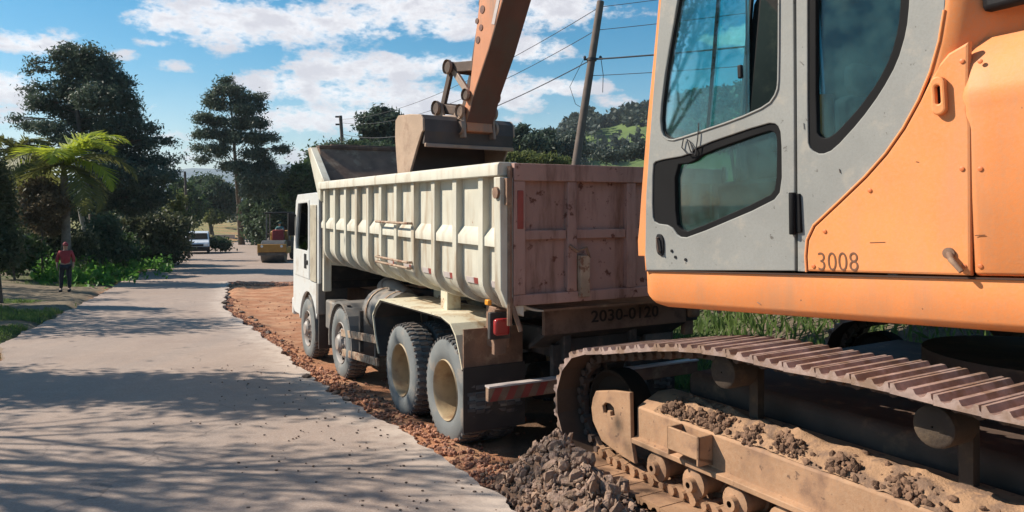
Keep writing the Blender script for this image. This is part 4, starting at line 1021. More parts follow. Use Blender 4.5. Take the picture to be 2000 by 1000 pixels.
yb([(c0+.2, .98), (c1-.15, .98), (c1-.15, 1.03), (c0+.2, 1.03)], 'cab_floor', 'black')
for y in (.5, -.5): mb = MB(); mb.box((7.0, y-.25, 1.03), (7.45, y+.25, 1.35)); mb.box((6.85, y-.25, 1.2), (7.0, y+.25, 2.1)); mb.build('cab_seat', 'seat', truck, None, .05)
mb = MB(); mb.box((c1+.002, -1.2, .30), (c1+.16, 1.2, .62)); mb.build('front_bumper', 'white', truck, None, .04)
for s_ in (1, -1): mb = MB(); mb.box((c1+.14, s_*.75, .40), (c1+.175, s_*1.1, .55)); mb.build('headlight', 'clear_lens', truck, None, .02)
mb = MB(); mb.box((5.9, -1.15, 2.0), (5.96, 1.0, 2.1)); 

# ------------------------------------------------------------------ EXCAVATOR
K = .85
EXO = Vector((1.9, 3.9, .24)); EXI = Matrix.Translation(-EXO)
exc = empty('excavator', EXO, 0, 'large orange crawler excavator with grey cab, cut by the right edge', 'excavator')
# upper structure frame: u to the rear, v up, n outward (toward the road)
SO = Vector((.990, 5.525, 1.807)); hS = Vector((-.594, .804, -.0553)).normalized(); nS = Vector((-.804, -.594, 0)).normalized()
nS = Vector((-hS.y, hS.x, 0)).normalized(); vS = hS.cross(nS).normalized(); uS = -hS
if vS.z < 0: vS = -vS
SF = EXI @ frame(SO, uS, vS, nS)
def sp_(px, py, w=0.0):
    p = hit(px, py, SO+nS*w, nS)-SO; return (p.dot(uS), p.dot(vS))
def SPL(lst, w=0.0): return [sp_(a, b, w) for a, b in lst]
def sbox(u0, u1, v0, v1, w0, w1, nm, mat, par=None, bev=.01, seg=2):
    mb = MB(SF); mb.box((u0, v0, w0), (u1, v1, w1)); return mb.build(nm, mat, par or exc, None, bev, seg)
DW = -2.75  # width of the upper structure
# --- deck skirt: section swept along u with a rounded front corner
def skirt():
    mb = MB(SF); st = []
    UL = 4.3
    _, vb = sp_(1500, 621); 
    for u in [0, .012, .035, .08, .15, .25, .5]+list(np.arange(1, UL+.01, .4)):
        # front corner rises
        k = 1-max(0, (1-u/.16))**2.4*.24
        h = -sp_(1500, 617)[1]*1.0*k
        ins = .0 if u > .05 else .03*(1-u/.05)
        st.append([(u, .0, -.02-ins), (u, -.008, -ins), (u, -h*.80, .0-ins), (u, -h*.93, -.03-ins), (u, -h, -.085-ins), (u, -h, -.35), (u, 0, -.35)])
    n = len(st[0])
    for s_ in st: mb.add(s_, [])
    for i in range(len(st)-1):
        for j in range(n): mb.f.append((i*n+j, i*n+(j+1) % n, (i+1)*n+(j+1) % n, (i+1)*n+j))
    mb.f.append(tuple(range(n))); mb.f.append(tuple((len(st)-1)*n+j for j in range(n)))
    mb.build('deck_skirt', 'orange', exc, 50)
skirt()
sbox(.02, 4.3, -.30, -.02, -.34, DW+.34, 'deck_plate', 'darksteel')
sbox(0, 4.3, -.30, 0.0, DW+.0, DW+.33, 'deck_skirt', 'orange')
# slew ring and carbody follow with the undercarriage
def offs(poly, k):
    cx = sum(p[0] for p in poly)/len(poly); cy = sum(p[1] for p in poly)/len(poly)
    return [(cx+(x-cx)*k, cy+(y-cy)*k) for x, y in poly]
# --- grey cab side with window openings
bound = [(1576, 531), (1574, 500), (1577, 468), (1590, 440), (1640, 393), (1690, 345), (1730, 300), (1765, 250), (1795, 195), (1818, 140), (1835, 80), (1845, 20), (1850, -80)]
leftE = [(1298, -80), (1290, 10), (1281, 120), (1270, 260), (1262, 380), (1260, 500), (1263, 528)]
grey_front = [(1556, 530), (1556, -140)]+[(1310, -140)]+leftE
winU = chaikin(SPL([(1337, -60), (1322, 20), (1304, 120), (1291, 225), (1294, 262), (1310, 274), (1340, 266), (1440, 232), (1500, 205), (1517, 180), (1520, 150), (1521, -60)]), 1)
winL_out = chaikin(SPL([(1275, 322), (1282, 314), (1345, 303), (1362, 286), (1498, 240), (1518, 242), (1526, 262), (1527, 370), (1508, 395), (1345, 464), (1325, 462), (1310, 440), (1280, 436), (1274, 420)]), 1)
winL_in = chaikin(SPL([(1316, 322), (1350, 318), (1372, 300), (1498, 255), (1512, 258), (1516, 275), (1514, 366), (1500, 384), (1345, 452), (1330, 450), (1318, 436)]), 1)
door = plate([SPL([(1553, 529), (1549, -140), (1312, -140)]+leftE), winU, winL_out], SF, -.02, .045, 'cab_door', 'grey_cab', exc, .006)
plate([offs(winL_out, 1.03), winL_in], SF, -.031, .045, 'window_seal', 'rubber', door, .006)
plate([offs(winL_in, 1.03)], SF, -.045, .008, 'lower_window', 'glass_dark', door, .001)
# upper window: seal, pane, sliding pane, divider
def offs_(poly, k):
    cx = sum(p[0] for p in poly)/len(poly); cy = sum(p[1] for p in poly)/len(poly)
    return [(cx+(x-cx)*k, cy+(y-cy)*k) for x, y in poly]
plate([offs(winU, 1.02), offs(winU, .972)], SF, -.031, .045, 'window_seal', 'black', door, .003)
paneF = SPL([(1337, -60), (1322, 20), (1304, 120), (1291, 225), (1294, 262), (1310, 274), (1340, 266), (1385, 250), (1398, 120), (1408, -60)])
paneR = SPL([(1395, -60), (1388, 120), (1378, 250), (1440, 232), (1458, 226), (1457, -60)])
plate([offs(paneF, .985)], SF, -.022, .006, 'upper_window', 'glass', door, .001)
plate([offs(paneR, .985)], SF, -.036, .006, 'sliding_window', 'glass', door, .001)
mb = MB(SF); a = sp_(1408, -60, -.03); b = sp_(1383, 252, -.03); mb.beam((a[0], a[1], -.03), (b[0], b[1], -.03), .016, .022, (0, 0, 1)); mb.build('window_divider', 'rubber', door)
mb = MB(SF); a = sp_(1458, -60, -.04); b = sp_(1458, 228, -.04); mb.beam((a[0], a[1], -.04), (b[0], b[1], -.04), .010, .008, (0, 0, 1)); mb.build('sliding_window_edge', 'rubber', door)
mb = MB(SF); a = sp_(1448, 140, -.04); mb.box((a[0]-.02, a[1]-.045, -.05), (a[0]+.012, a[1]+.045, -.02)); mb.build('window_catch', 'black', door, None, .008)
# bright lip round the upper window
def ring(poly, r, w, nm, mat, par):
    mb = MB(SF); P = [(x, y, w) for x, y in poly]; P.append(P[0]); mb.tube(P, r, 6, False); return mb.build(nm, mat, par, 60)
ring(offs(winU, 1.012), .008, .004, 'window_trim', 'grey_cab', door)
# lock and handle
hx, hy = sp_(1291, 478); plate([chaikin([(hx-.035, hy-.07), (hx+.035, hy-.085), (hx+.035, hy+.07), (hx-.035, hy+.085)], 2)], SF, .006, .02, 'door_lock', 'black', door, .003)
mb = MB(SF); mb.tube([(hx-.006, hy+.05, .02), (hx-.006, hy+.05, .035), (hx+.006, hy-.05, .035), (hx+.006, hy-.05, .02)], .008, 6); mb.build('lock_handle', 'darksteel', door, 50)
for (px, py) in ((1320, 502), (1340, 507), (1313, 490)):
    a = sp_(px, py); mb = MB(SF); mb.lathe([(.011, 0), (.011, .007), (0.0005, .008)], 10, (a[0], a[1], .002), 'z'); mb.build('bolt', 'black', door, 40)
# wire loop hanging over the lower window
pts = [(1338, 272), (1335, 288), (1345, 300), (1356, 300), (1358, 290), (1350, 276), (1345, 272), (1352, 296), (1361, 303), (1366, 270), (1368, 240)]
mb = MB(SF); mb.tube([tuple(sp_(a, b))+(.018,) for a, b in pts], .0045, 5); mb.build('wire_loop', 'wire', door, 60)
# hinge
a = sp_(1551, 376); b = sp_(1552, 458); mb = MB(SF); mb.tube([(a[0], a[1], .02), (b[0], b[1], .02)], .022, 10); mb.box((a[0]-.01, b[1]+.01, -.01), (a[0]+.045, a[1]-.01, .018)); mb.build('door_hinge', 'rubber', exc, None, .005)
a = sp_(1541, -30)
# rear grey quarter with its window
winQ = chaikin(SPL([(1577, -90), (1577, 275), (1583, 292), (1603, 302), (1628, 292), (1680, 235), (1720, 180), (1752, 122), (1770, 60), (1776, 0), (1777, -90)]), 1)
winQi = chaikin(SPL([(1592, -90), (1592, 255), (1600, 268), (1614, 270), (1632, 258), (1676, 210), (1712, 160), (1738, 108), (1752, 55), (1757, 0), (1758, -90)]), 1)
plate([SPL([(1558, 530), (1554, -140), (1852, -140)]+bound[::-1]), winQ], SF, -.022, .045, 'cab_quarter_panel', 'grey_cab', exc, .005)
plate([offs(winQ, 1.05), winQi], SF, -.032, .045, 'window_seal', 'rubber', exc, .006)
plate([offs(winQi, 1.05)], SF, -.046, .008, 'quarter_window', 'glass_dark', exc, .001)
# sliver of orange pillar in front of the door
plate([SPL([(1264, 529), (1262, 500), (1250, 500), (1249, 470), (1252, 440), (1256, 380), (1268, 230), (1280, 110), (1290, 0), (1296, -140), (1318, -140), (1300, 10), (1275, 260), (1266, 400), (1266, 529)], -.05)], SF, -.06, .06, 'front_pillar', 'orange', exc, .006)
# rest of the cab: far wall with window, roof, front frame, back
CWd = -1.02; ub_ = sp_(1850, 300)[0]; uf = sp_(1262, 528)[0]; ut = sp_(1300, -80)[0]; VT = 2.28; utt = ut+.03
farw = [(uf, 0), (uf, .3), (utt, VT-.2), (utt+.15, VT), (1.85, VT), (1.85, 0)]
farwin = [(uf+.07, .5), (utt+.06, VT-.1), (1.75, VT-.1), (1.75, .75), (uf+.8, .6)]
plate([farw, farwin], SF, CWd, .05, 'cab_far_side', 'black', exc, .005)
mb = MB(SF); mb.prism([(utt+.1, VT), (utt+.16, VT+.09), (1.8, VT+.09), (1.87, VT)], lambda a, b, t: (a, b, t), .0, CWd-.03); mb.build('cab_roof', 'orange', exc, None, .03)
mb = MB(SF); mb.box((1.80, 0, -.045), (1.85, .9, CWd+.026)); mb.box((1.80, VT-.12, -.045), (1.85, VT, CWd+.026)); mb.build('cab_back_wall', 'grey_cab', exc)
mb = MB(SF)
for w in (-.07, CWd+.05): mb.beam((uf+.02, 0.0, w), (utt+.02, VT, w), .035, .035, (0, 0, 1))
mb.beam((uf+.02, .06, -.1), (uf+.02, .06, CWd+.08), .05, .12); mb.build('windscreen_frame', 'black', exc, None, .008)
mb = MB(SF); mb.add([(uf+.02, .10, -.1), (uf+.02, .10, CWd+.08), (utt+.02, VT-.08, CWd+.08), (utt+.02, VT-.08, -.1)], [(0, 1, 2, 3)]); mb.build('windscreen', 'glass', exc)
sbox(uf+.06, 1.79, .005, .06, -.05, CWd+.03, 'cab_floor', 'black')
# seat and controls
mb = MB(SF); mb.box((.95, .22, -.30), (1.42, .46, -.78)); mb.box((.98, .06, -.38), (1.35, .22, -.70)); mb.build('operator_seat', 'seat', exc, None, .05)
mb = MB(SF); mb.box((1.36, .40, -.32), (1.52, 1.10, -.76)); mb.box((1.38, 1.12, -.42), (1.50, 1.32, -.66)); mb.build('seat_back', 'seat', exc, None, .05)
for w in (-.26, -.80):
    mb = MB(SF); mb.box((.55, .30, w-.08), (1.25, .62, w+.08)); cs = mb.build('control_console', 'black', exc, None, .03)
    mb = MB(SF); mb.tube([(.66, .6, w), (.63, .88, w)], [.012, .012], 8); mb.tube([(.63, .86, w), (.62, .98, w)], [.03, .035], 10); mb.build('joystick', 'rubber', cs, 50)
for w in (-.45, -.6): mb = MB(SF); mb.tube([(.35, .06, w), (.42, .75, w)], .014, 8); mb.build('travel_lever', 'rubber', exc, 50)
mb = MB(SF); mb.box((.28, .55, -.82), (.36, .95, -.96)); mb.build('monitor', 'black', exc, None, .02)
# --- orange bodywork behind the cab
side = [(1578, 530), (1576, 500), (1579, 468), (1592, 441), (1642, 394), (1692, 346), (1732, 301), (1767, 251), (1797, 196), (1816, 158), (1832, 128), (1852, 104), (1893, 80), (1891, 215), (1896, 240), (1897, 539)]
p_side = SPL(side)
plate([p_side], SF, -.02, .05, 'side_panel', 'orange', exc, .014)
# ridge following the cab curve
mb = MB(SF); rp = [tuple(sp_(a, b))+(.004,) for a, b in [(1576, 531)]+bound[1:-1]]; mb.tube(rp, [.008]*len(rp), 8); mb.build('curved_trim', 'orange', exc, 60)
# swept shoulder that turns inward above the panel
def shoulder():
    mb = MB(SF); A = [(1816, 158), (1826, 120), (1838, 70), (1846, 10), (1850, -80)]; 
    top = []; 
    for i, (a, b) in enumerate(A):
        u, v = sp_(a, b); top.append((u, v))
    st = []
    for (u, v) in top:
        st.append([(u, v, 0.0), (u+.03, v, .004), (u+.10, v-.01, -.06), (u+.22, v-.02, -.22), (u+.5, v-.03, -.36), (u+1.2, v-.03, -.40)])
    n = len(st[0])
    for s_ in st: mb.add(s_, [])
    for i in range(len(st)-1):
        for j in range(n-1): mb.f.append((i*n+j, i*n+j+1, (i+1)*n+j+1, (i+1)*n+j))
    mb.build('shoulder_panel', 'orange', exc, 70)
shoulder()
uG = sp_(1897, 539)[0]; 
# bulging engine doors (section swept along u)
def door_panel(u0, u1, nm, hv, bulge):
    mb = MB(SF); vt = hv; N = 16; st = []
    us = [u0, u0+.012, u0+.04]+list(np.linspace(u0+.12, u1-.12, 6))+[u1-.04, u1-.012, u1]
    _, vc = sp_(1990, 400); vm = vt*.70
    for u in us:
        e = min(u-u0, u1-u); vm = vt*.70+0*u; ins = .018*max(0, 1-e/.03)**2
        row = [(u, .012, -.12), (u, .012, -.02-ins), (u, .03, -ins)]
        row += [(u, vm-.12, .0-ins), (u, vm-.04, .012-ins), (u, vm+.0, bulge-ins), (u, vm+.05, bulge+.012-ins), (u, vt-.28, bulge-.0-ins), (u, vt-.16, bulge-.03-ins), (u, vt-.07, bulge-.10-ins), (u, vt-.02, -.14+bulge*.5-ins*.5), (u, vt, -.30), (u, vt+.01, -1.0)]
        st.append(row)
    n = len(st[0])
    for s_ in st: mb.add(s_, [])
    for i in range(len(st)-1):
        for j in range(n-1): mb.f.append((i*n+j, i*n+j+1, (i+1)*n+j+1, (i+1)*n+j))
    mb.build(nm, 'orange', exc, 60)
vtop = sp_(1960, 48)[1]
door_panel(uG+.012, uG+1.15, 'engine_door', vtop, .012)
door_panel(uG+1.17, 4.28, 'engine_door', vtop+.02, .012)
sbox(1.87, 4.28, .01, vtop-.08, -.14, DW+.1, 'engine_hood', 'orange_d', None, .05)
sbox(3.1, 4.1, vtop-.06, vtop+.14, -.6, DW+.5, 'hood_cover', 'orange', None, .06, 3)
mb = MB(SF); mb.tube([(3.6, vtop+.1, -1.9), (3.6, vtop+.55, -1.9), (3.72, vtop+.65, -1.9)], .06, 12); mb.build('exhaust_pipe', 'darksteel', exc, 60)
# counterweight
mb = MB(SF); mb.prism([(4.31, -.28), (4.31, vtop-.05), (4.75, vtop-.08), (5.0, vtop-.3), (5.05, .1), (4.9, -.28)], lambda a, b, t: (a, b, t), .0, DW); mb.build('counterweight', 'orange', exc, None, .10, 4)
# handle, knob, number, small marks
a = sp_(1838, 188); hh = abs(sp_(1838, 150)[1]-sp_(1838, 226)[1])/2; hw = .036
def oval(cx, cy, w, h, n=20):
    r = min(w, h); return [(cx+math.copysign(max(0, w-r), math.cos(t))+r*math.cos(t), cy+math.copysign(max(0, h-r), math.sin(t))+r*math.sin(t)) for t in [2*math.pi*(i+.5)/n for i in range(n)]]
hp = plate([oval(a[0], a[1], hw, hh), oval(a[0], a[1]+.005, .012, hh*.48)], SF, .020, .045, 'latch_plate', 'orange', exc, .01)
plate([oval(a[0], a[1]+.005, .013, hh*.50)], SF, .0, .02, 'latch_slot', 'rubber', hp, .001)
a = sp_(1866, 506); mb = MB(SF); mb.tube([(a[0]-.025, a[1]+.03, .004), (a[0]+.0, a[1]+.0, .05), (a[0]+.05, a[1]-.06, .06)], [.018, .016, .013], 10); mb.lathe([(.03, 0), (.03, .015), (.0005, .02)], 14, (a[0]-.025, a[1]+.03, .003), 'z'); mb.build('hinge_pin', 'rust', exc, 50)
a = sp_(1600, 529); b = sp_(1676, 494); vs, fs = text_geo('3008', 1.0, .003, -.012)
X0 = min(v[0] for v in vs); X1 = max(v[0] for v in vs); Y1 = max(v[1] for v in vs)
kx = (b[0]-a[0])/(X1-X0); ky = (b[1]-a[1])/Y1; mb = MB(SF); mb.add([(a[0]+(x-X0)*kx, a[1]+.004+y*ky, z+.0065) for x, y, z in vs], fs); mb.build('number_3008', 'number', exc)
for (px, py) in ((1612, 452), (1880, 120), (1880, 330), (1700, 372), (1590, 520), (1884, 520), (1915, 120), (1915, 330), (1915, 520)):
    a = sp_(px, py); mb = MB(SF); mb.lathe([(.012, 0), (.012, .006), (.006, .008), (.0005, .008)], 10, (a[0], a[1], .0045 if px < 1900 else .0), 'z'); mb.build('panel_bolt', 'orange_d', exc, 40)
for (p, q) in (((1700, 474), (1730, 473)), ((1905, 460), (1925, 459)), ((1790, 316), (1796, 317)), ((1480, 590), (1486, 594)), ((1640, 330), (1642, 338)), ((1563, 120), (1569, 126)), ((1570, 240), (1571, 252))):
    a = sp_(*p); b = sp_(*q); mb = MB(SF); w_ = .0055 if p[0] != 1555 else .001
    mb.beam((a[0], a[1], .0052), (b[0], b[1], .0052), .0035, .003, (0, 0, 1)); mb.build('scratch', 'seam' if p[0] > 1600 else 'greyplastic', exc)
mb = MB(SF); mb.box((.02, -.006, -.012), (4.3, .003, .012)); mb.build('deck_edge_seam', 'seam', exc)
# mirror glimpse at the top right
mb = MB(SF); a = sp_(1972, -18, .0); mb.box((a[0]-.16, a[1]-.05, -.16), (a[0]+.28, a[1]+.25, -.08)); mb.build('mirror', 'black', exc, None, .03)

# --- boom, arm, bucket in the boom plane
BO = Vector((2.47, 5.63, 0)); hB = Vector((-.594, .804, 0)).normalized(); rB = Vector((hB.y, -hB.x, 0))
BF = EXI @ frame(BO, hB, Vector((0, 0, 1)), rB)
def bplate(poly, w0, w1, nm, mat, par=None, bev=.012):
    mb = MB(BF); mb.prism(poly, lambda a, b, t: (a, b, t), w0, w1); return mb.build(nm, mat, par or exc, None, bev)
def btube(pts, r, nm, mat, par=None, n=12):
    mb = MB(BF); mb.tube(pts, r, n); return mb.build(nm, mat, par or exc, 50)
boomU = [(-.62, 2.25), (-.38, 3.5), (-.12, 4.6), (.25, 5.4), (.9, 5.95), (1.8, 6.2), (2.8, 6.25), (3.72, 6.12)]
boomL = [(3.72, 5.82), (2.8, 5.75), (1.9, 5.6), (1.3, 5.3), (.82, 4.95), (.46, 4.4), (.25, 3.6), (-.12, 1.85), (-.5, 1.75)]
boom = bplate(boomU+boomL, -.20, .20, 'boom', 'orange')
btube([(-.35, 2.0, -.32), (-.35, 2.0, .32)], .11, 'boom_pin', 'darksteel', boom)
for w in (-.29, .29): 
    btube([(-.08, 1.75, w), (-.06, 3.1, w)], [.085, .085], 'boom_cylinder', 'orange_d', boom); btube([(-.06, 3.1, w), (.05, 4.7, w)], .045, 'cylinder_rod', 'chrome', boom)
btube([(1.1, 6.3, 0), (2.4, 6.7, 0)], .085, 'arm_cylinder', 'orange_d', boom); btube([(2.4, 6.7, 0), (3.5, 6.55, 0)], .045, 'cylinder_rod', 'chrome', boom)
# arm
Pb = Vector((4.93, 3.30))
arm_back = [(4.84, 3.24), (4.86, 3.36), (4.68, 3.72), (4.37, 4.2), (4.06, 4.77), (3.72, 5.4), (3.48, 5.9)]
arm_poly = [(3.40, 6.62), (3.75, 6.62), (4.28, 5.6), (4.50, 5.1), (4.57, 4.85), (4.70, 4.24), (4.80, 3.75), (5.0, 3.40), (4.97, 3.22)]
AW = .20
arm = bplate(arm_poly+arm_back, -AW, AW, 'arm', 'arm_orange', None, .012)
btube([(3.68, 5.97, -.27), (3.68, 5.97, .27)], .10, 'boom_tip_pin', 'darksteel', boom)
mb = MB(BF)
for (a, b) in zip(arm_back[1:], arm_back[2:]):
    d = (Vector(b)-Vector(a)).normalized(); o_ = Vector((-d.y, d.x))*-.009
    if o_.x > 0: o_ = -o_
    mb.add([(a[0]+o_.x, a[1]+o_.y, -AW), (b[0]+o_.x, b[1]+o_.y, -AW), (b[0]+o_.x, b[1]+o_.y, AW), (a[0]+o_.x, a[1]+o_.y, AW), (a[0], a[1], -AW), (b[0], b[1], -AW), (b[0], b[1], AW), (a[0], a[1], AW)], [(0,1,2,3),(4,7,6,5),(0,4,5,1),(2,6,7,3)])
mb.build('arm_wear_plate', 'arm_under', arm)  # thin sheet that colours the arm's shaded underside dark
for (hh, zz, r_) in ((4.42, 4.98, .055), (4.50, 4.72, .05), (4.53, 4.50, .04), (4.62, 4.60, .035), (4.60, 4.36, .045)):
    mb = MB(BF); mb.lathe([(r_, .0), (r_, -.008), (.0005, -.009)], 14, (hh, zz, -AW), 'z'); mb.build('arm_boss', 'arm_under', arm, 40)
bplate([(4.02, 5.02), (4.08, 5.05), (4.30, 4.50), (4.24, 4.48)], -AW-.006, -AW-.001, 'arm_label', 'whitetape', arm, .0)
bplate([(4.30, 5.62), (4.55, 5.45), (4.72, 4.85), (4.66, 4.70), (4.58, 4.88), (4.45, 5.25)], -.12, .12, 'cylinder_guard', 'arm_under', arm)
btube([(4.25, 6.0, 0), (4.72, 5.0, 0)], .08, 'bucket_cylinder', 'orange_d', arm); 
L1 = (5.27, 4.12); LX = (4.98, 4.12); L0 = (4.74, 4.06); L2 = (4.83, 3.70); EAR = (5.50, 3.60); EAR2 = (4.93, 3.50)
btube([(4.72, 5.0, 0), (LX[0], LX[1], 0)], .05, 'cylinder_rod', 'darksteel', arm)
for w in (-.17, .17):
    for (p, q, t_, m_, nm) in ((L0, L1, .13, 'darksteel', 'side_link'), (L1, L2, .09, 'bucket', 'cross_link'), (L1, EAR, .10, 'darksteel', 'bucket_link'), (L2, EAR2, .12, 'darksteel', 'lower_link'), (EAR, EAR2, .12, 'darksteel', 'hitch_plate')):
        mb = MB(BF); mb.beam((p[0], p[1], w), (q[0], q[1], w), t_, .045, (0, 0, 1)); mb.build(nm, m_, arm, None, .01)
for (p, w, r_) in ((L1, .24, .075), (L2, .24, .06), (EAR, .28, .075), (EAR2, .26, .07), ((Pb.x, Pb.y), .27, .075)):
    btube([(p[0], p[1], -w), (p[0], p[1], w)], r_, 'pin', 'darksteel', arm)
    for e in (-w, w): mb = MB(BF); mb.lathe([(r_*1.3, -.02), (r_*1.3, .02), (r_*.5, .02)], 14, (p[0], p[1], e), 'z'); mb.build('pin_collar', 'bucket', arm, 40)
# bucket
BW0, BW1 = -.76, .60
outer = [(4.97, 3.06), (4.94, 3.22), (4.95, 3.37), (5.02, 3.43), (5.30, 3.46), (5.60, 3.47), (5.68, 3.41), (5.69, 3.2), (5.66, 2.95), (5.60, 2.6), (5.50, 2.1)]
thk = .035
def norm2(i, P):
    a = Vector(P[max(0, i-1)]); b = Vector(P[min(len(P)-1, i+1)]); d = (b-a).normalized(); return Vector((d.y, -d.x))
inner = [(Vector(p)+norm2(i, outer)*thk) for i, p in enumerate(outer)]
mb = MB(BF); n = len(outer)
for i in range(n-1):
    mb.prism([outer[i], outer[i+1], tuple(inner[i+1]), tuple(inner[i])], lambda a, b, t: (a, b, t), BW0, BW1)
bucket = mb.build('bucket', 'bucket_in', exc, 50)
cheek = outer[1:]+[(5.38, 2.12), (5.27, 2.73), (5.10, 3.02), (4.98, 3.2)]
for w in (BW0-.03, BW1):
    mb = MB(BF); mb.prism(cheek, lambda a, b, t: (a, b, t), w, w+.03); mb.build('bucket_cheek', 'cheek', bucket, None, .008)
mb = MB(BF); mb.box((4.925, 3.02, BW0), (4.965, 3.07, BW1)); mb.build('bucket_lip', 'bucket', bucket, None, .008)
for w in (-.23, .23):
    mb = MB(BF); mb.prism([(4.84, 3.16), (4.86, 3.40), (4.88, 3.56), (5.0, 3.58), (5.10, 3.47), (5.36, 3.49), (5.42, 3.66), (5.52, 3.69), (5.58, 3.62), (5.60, 3.46), (5.1, 3.42), (4.98, 3.36), (4.95, 3.16)], lambda a, b, t: (a, b, t), w-.02, w+.02); mb.build('bucket_ear', 'bucket', bucket, None, .008)
for k in range(5):
    w = BW0+.08+k*(BW1-BW0-.16)/4; mb = MB(BF); mb.add([(5.47, 2.12, w-.05), (5.52, 2.10, w-.05), (5.52, 2.10, w+.05), (5.47, 2.12, w+.05), (5.40, 1.95, w-.03), (5.43, 1.94, w-.03), (5.43, 1.94, w+.03), (5.40, 1.95, w+.03)], [(0,3,2,1),(4,5,6,7),(0,1,5,4),(1,2,6,5),(2,3,7,6),(3,0,4,7)]); mb.build('bucket_tooth', 'bucket', bucket)

# --- undercarriage
tH = Vector((-.508, .861, 0)).normalized(); tR = Vector((tH.y, -tH.x, 0))
TO = Vector((.352, 5.958, .243))   # front tip of near track, outer edge, at ground level
TF = EXI @ frame(TO, -tH, Vector((0, 0, 1)), tR)   # s back, z up, w inward
def tk(px, py, w):
    O = TO+tR*w; p = hit(px, py, O, tR)-TO; return (p.dot(-tH), p.z)
SW = .64; PITCH = .205
def track_path():
    P = []
    for i in range(13):
        a = R(-90)-R(180)*i/12; P.append((.445+.485*math.cos(a), .487+.485*math.sin(a)))
    # P runs bottom -> front -> top of the idler
    P += [(.70, 1.02), (1.05, 1.10), (1.4, 1.165), (1.8, 1.20), (2.2, 1.19), (2.7, 1.215), (3.2, 1.195), (3.7, 1.205), (4.1, 1.17)]
    for i in range(1, 12):
        a = R(78)-R(168)*i/12; P.append((4.35+.56*math.cos(a), .60+.56*math.sin(a)-.04))
    P += [(4.0, .005), (3.4, 0), (2.4, 0), (1.4, 0), (.7, 0)]
    return P
def resample(P, n):
    Q = [Vector(p) for p in P]+[Vector(P[0])]; L = [0]
    for a, b in zip(Q, Q[1:]): L.append(L[-1]+(b-a).length)
    out = []
    for k in range(n):
        t = L[-1]*k/n
        for i in range(len(Q)-1):
            if L[i] <= t <= L[i+1]+1e-9: out.append(Q[i].lerp(Q[i+1], (t-L[i])/max(1e-9, L[i+1]-L[i]))); break
    return out, L[-1]
P_ = chaikin(track_path(), 1); _, LT = resample(P_, 10); NS = round(LT/PITCH); TP, _ = resample(P_, NS)
PIT = LT/NS
def shoe_mesh():
    mb = MB(); h = PIT*.5-.004
    # x along travel, z outward; three grousers with hollows, extruded across w (y)
    prof = [(-h, -.004), (-h, .034), (-h+.018, .036), (-h+.034, .010), (-.5*h-.0, .004), (-.026, .012), (-.012, .034), (.012, .034), (.026, .012), (.5*h, .004), (h-.034, .010), (h-.018, .036), (h-.004, .034), (h, .012), (h+.012, .0), (h+.012, -.012), (-h, -.016)]
    mb.prism(prof, lambda a, b, t: (a, t, b), 0.0, SW)
    return mb
def link_mesh():
    mb = MB()
    for y in (SW*.5-.10, SW*.5+.06):
        mb.prism([(-PIT*.58, -.03), (-PIT*.5, -.085), (-PIT*.1, -.085), (PIT*.1, -.075), (PIT*.48, -.08), (PIT*.52, -.03), (PIT*.3, -.016), (-PIT*.3, -.016)], lambda a, b, t: (a, t, b), y, y+.04)
        mb.tube([(0, y-.03, -.055), (0, y+.07, -.055)], .032, 8)
    mb.tube([(-PIT*.5, SW*.5-.13, -.055), (-PIT*.5, SW*.5+.13, -.055)], .026, 8)
    return mb
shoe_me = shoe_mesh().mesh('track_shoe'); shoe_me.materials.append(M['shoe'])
shoe_lo = shoe_me.copy(); shoe_lo.materials[0] = M['dustmetal']
shoe_me.materials.append(M['oily'])   # greasy inner face, also darkened to carry the shade inside the track
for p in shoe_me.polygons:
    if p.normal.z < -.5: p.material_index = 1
link_me = link_mesh().mesh('track_link'); link_me.materials.append(M['darksteel'])  # links off the lower run coloured dark for the shade inside the track
link_lo = link_me.copy(); link_lo.materials[0] = M['dustmetal']
def undercarriage(wo, main):
    """wo: inward offset of this track's outer edge; parts of one track"""
    flip = wo > 0
    for i in range(NS):
        a, b = TP[i], TP[(i+1) % NS]; c = (a+b)/2; d = (b-a).normalized(); nrm = Vector((d.y, -d.x))
        # outward normal: away from the middle of the loop
        mid = Vector((2.3, .5)); 
        if nrm.dot(c-mid) < 0 and abs(c.x-2.3) < 1.4: nrm = -nrm
        if abs(c.x-2.3) >= 1.4:
            e = Vector((.455 if c.x < 2 else 4.35, .5)); 
            if nrm.dot(c-e) < 0: nrm = -nrm
        tdir = Vector((nrm.y, -nrm.x))   # local x
        Mx = TF @ frame((c.x, c.y, wo), (tdir.x, tdir.y, 0), (0, 0, 1), (nrm.x, nrm.y, 0))
        low = c.y < .1
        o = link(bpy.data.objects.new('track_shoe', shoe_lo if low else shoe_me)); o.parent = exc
        bases = Mx @ Matrix.Translation((0, 0, -.034)); o.matrix_local = bases
        l = link(bpy.data.objects.new('track_link', link_lo if low else link_me)); l.parent = o
undercarriage(0, True)
FW = 3.35
undercarriage(FW, False)
FI = .215   # inset of the frame face
def tprism(poly, w0, w1, nm, mat, par=None, bev=.008):
    mb = MB(TF); mb.prism(poly, lambda a, b, t: (a, b, t), w0, w1); return mb.build(nm, mat, par or exc, None, bev)
FT, FB = .575, .335
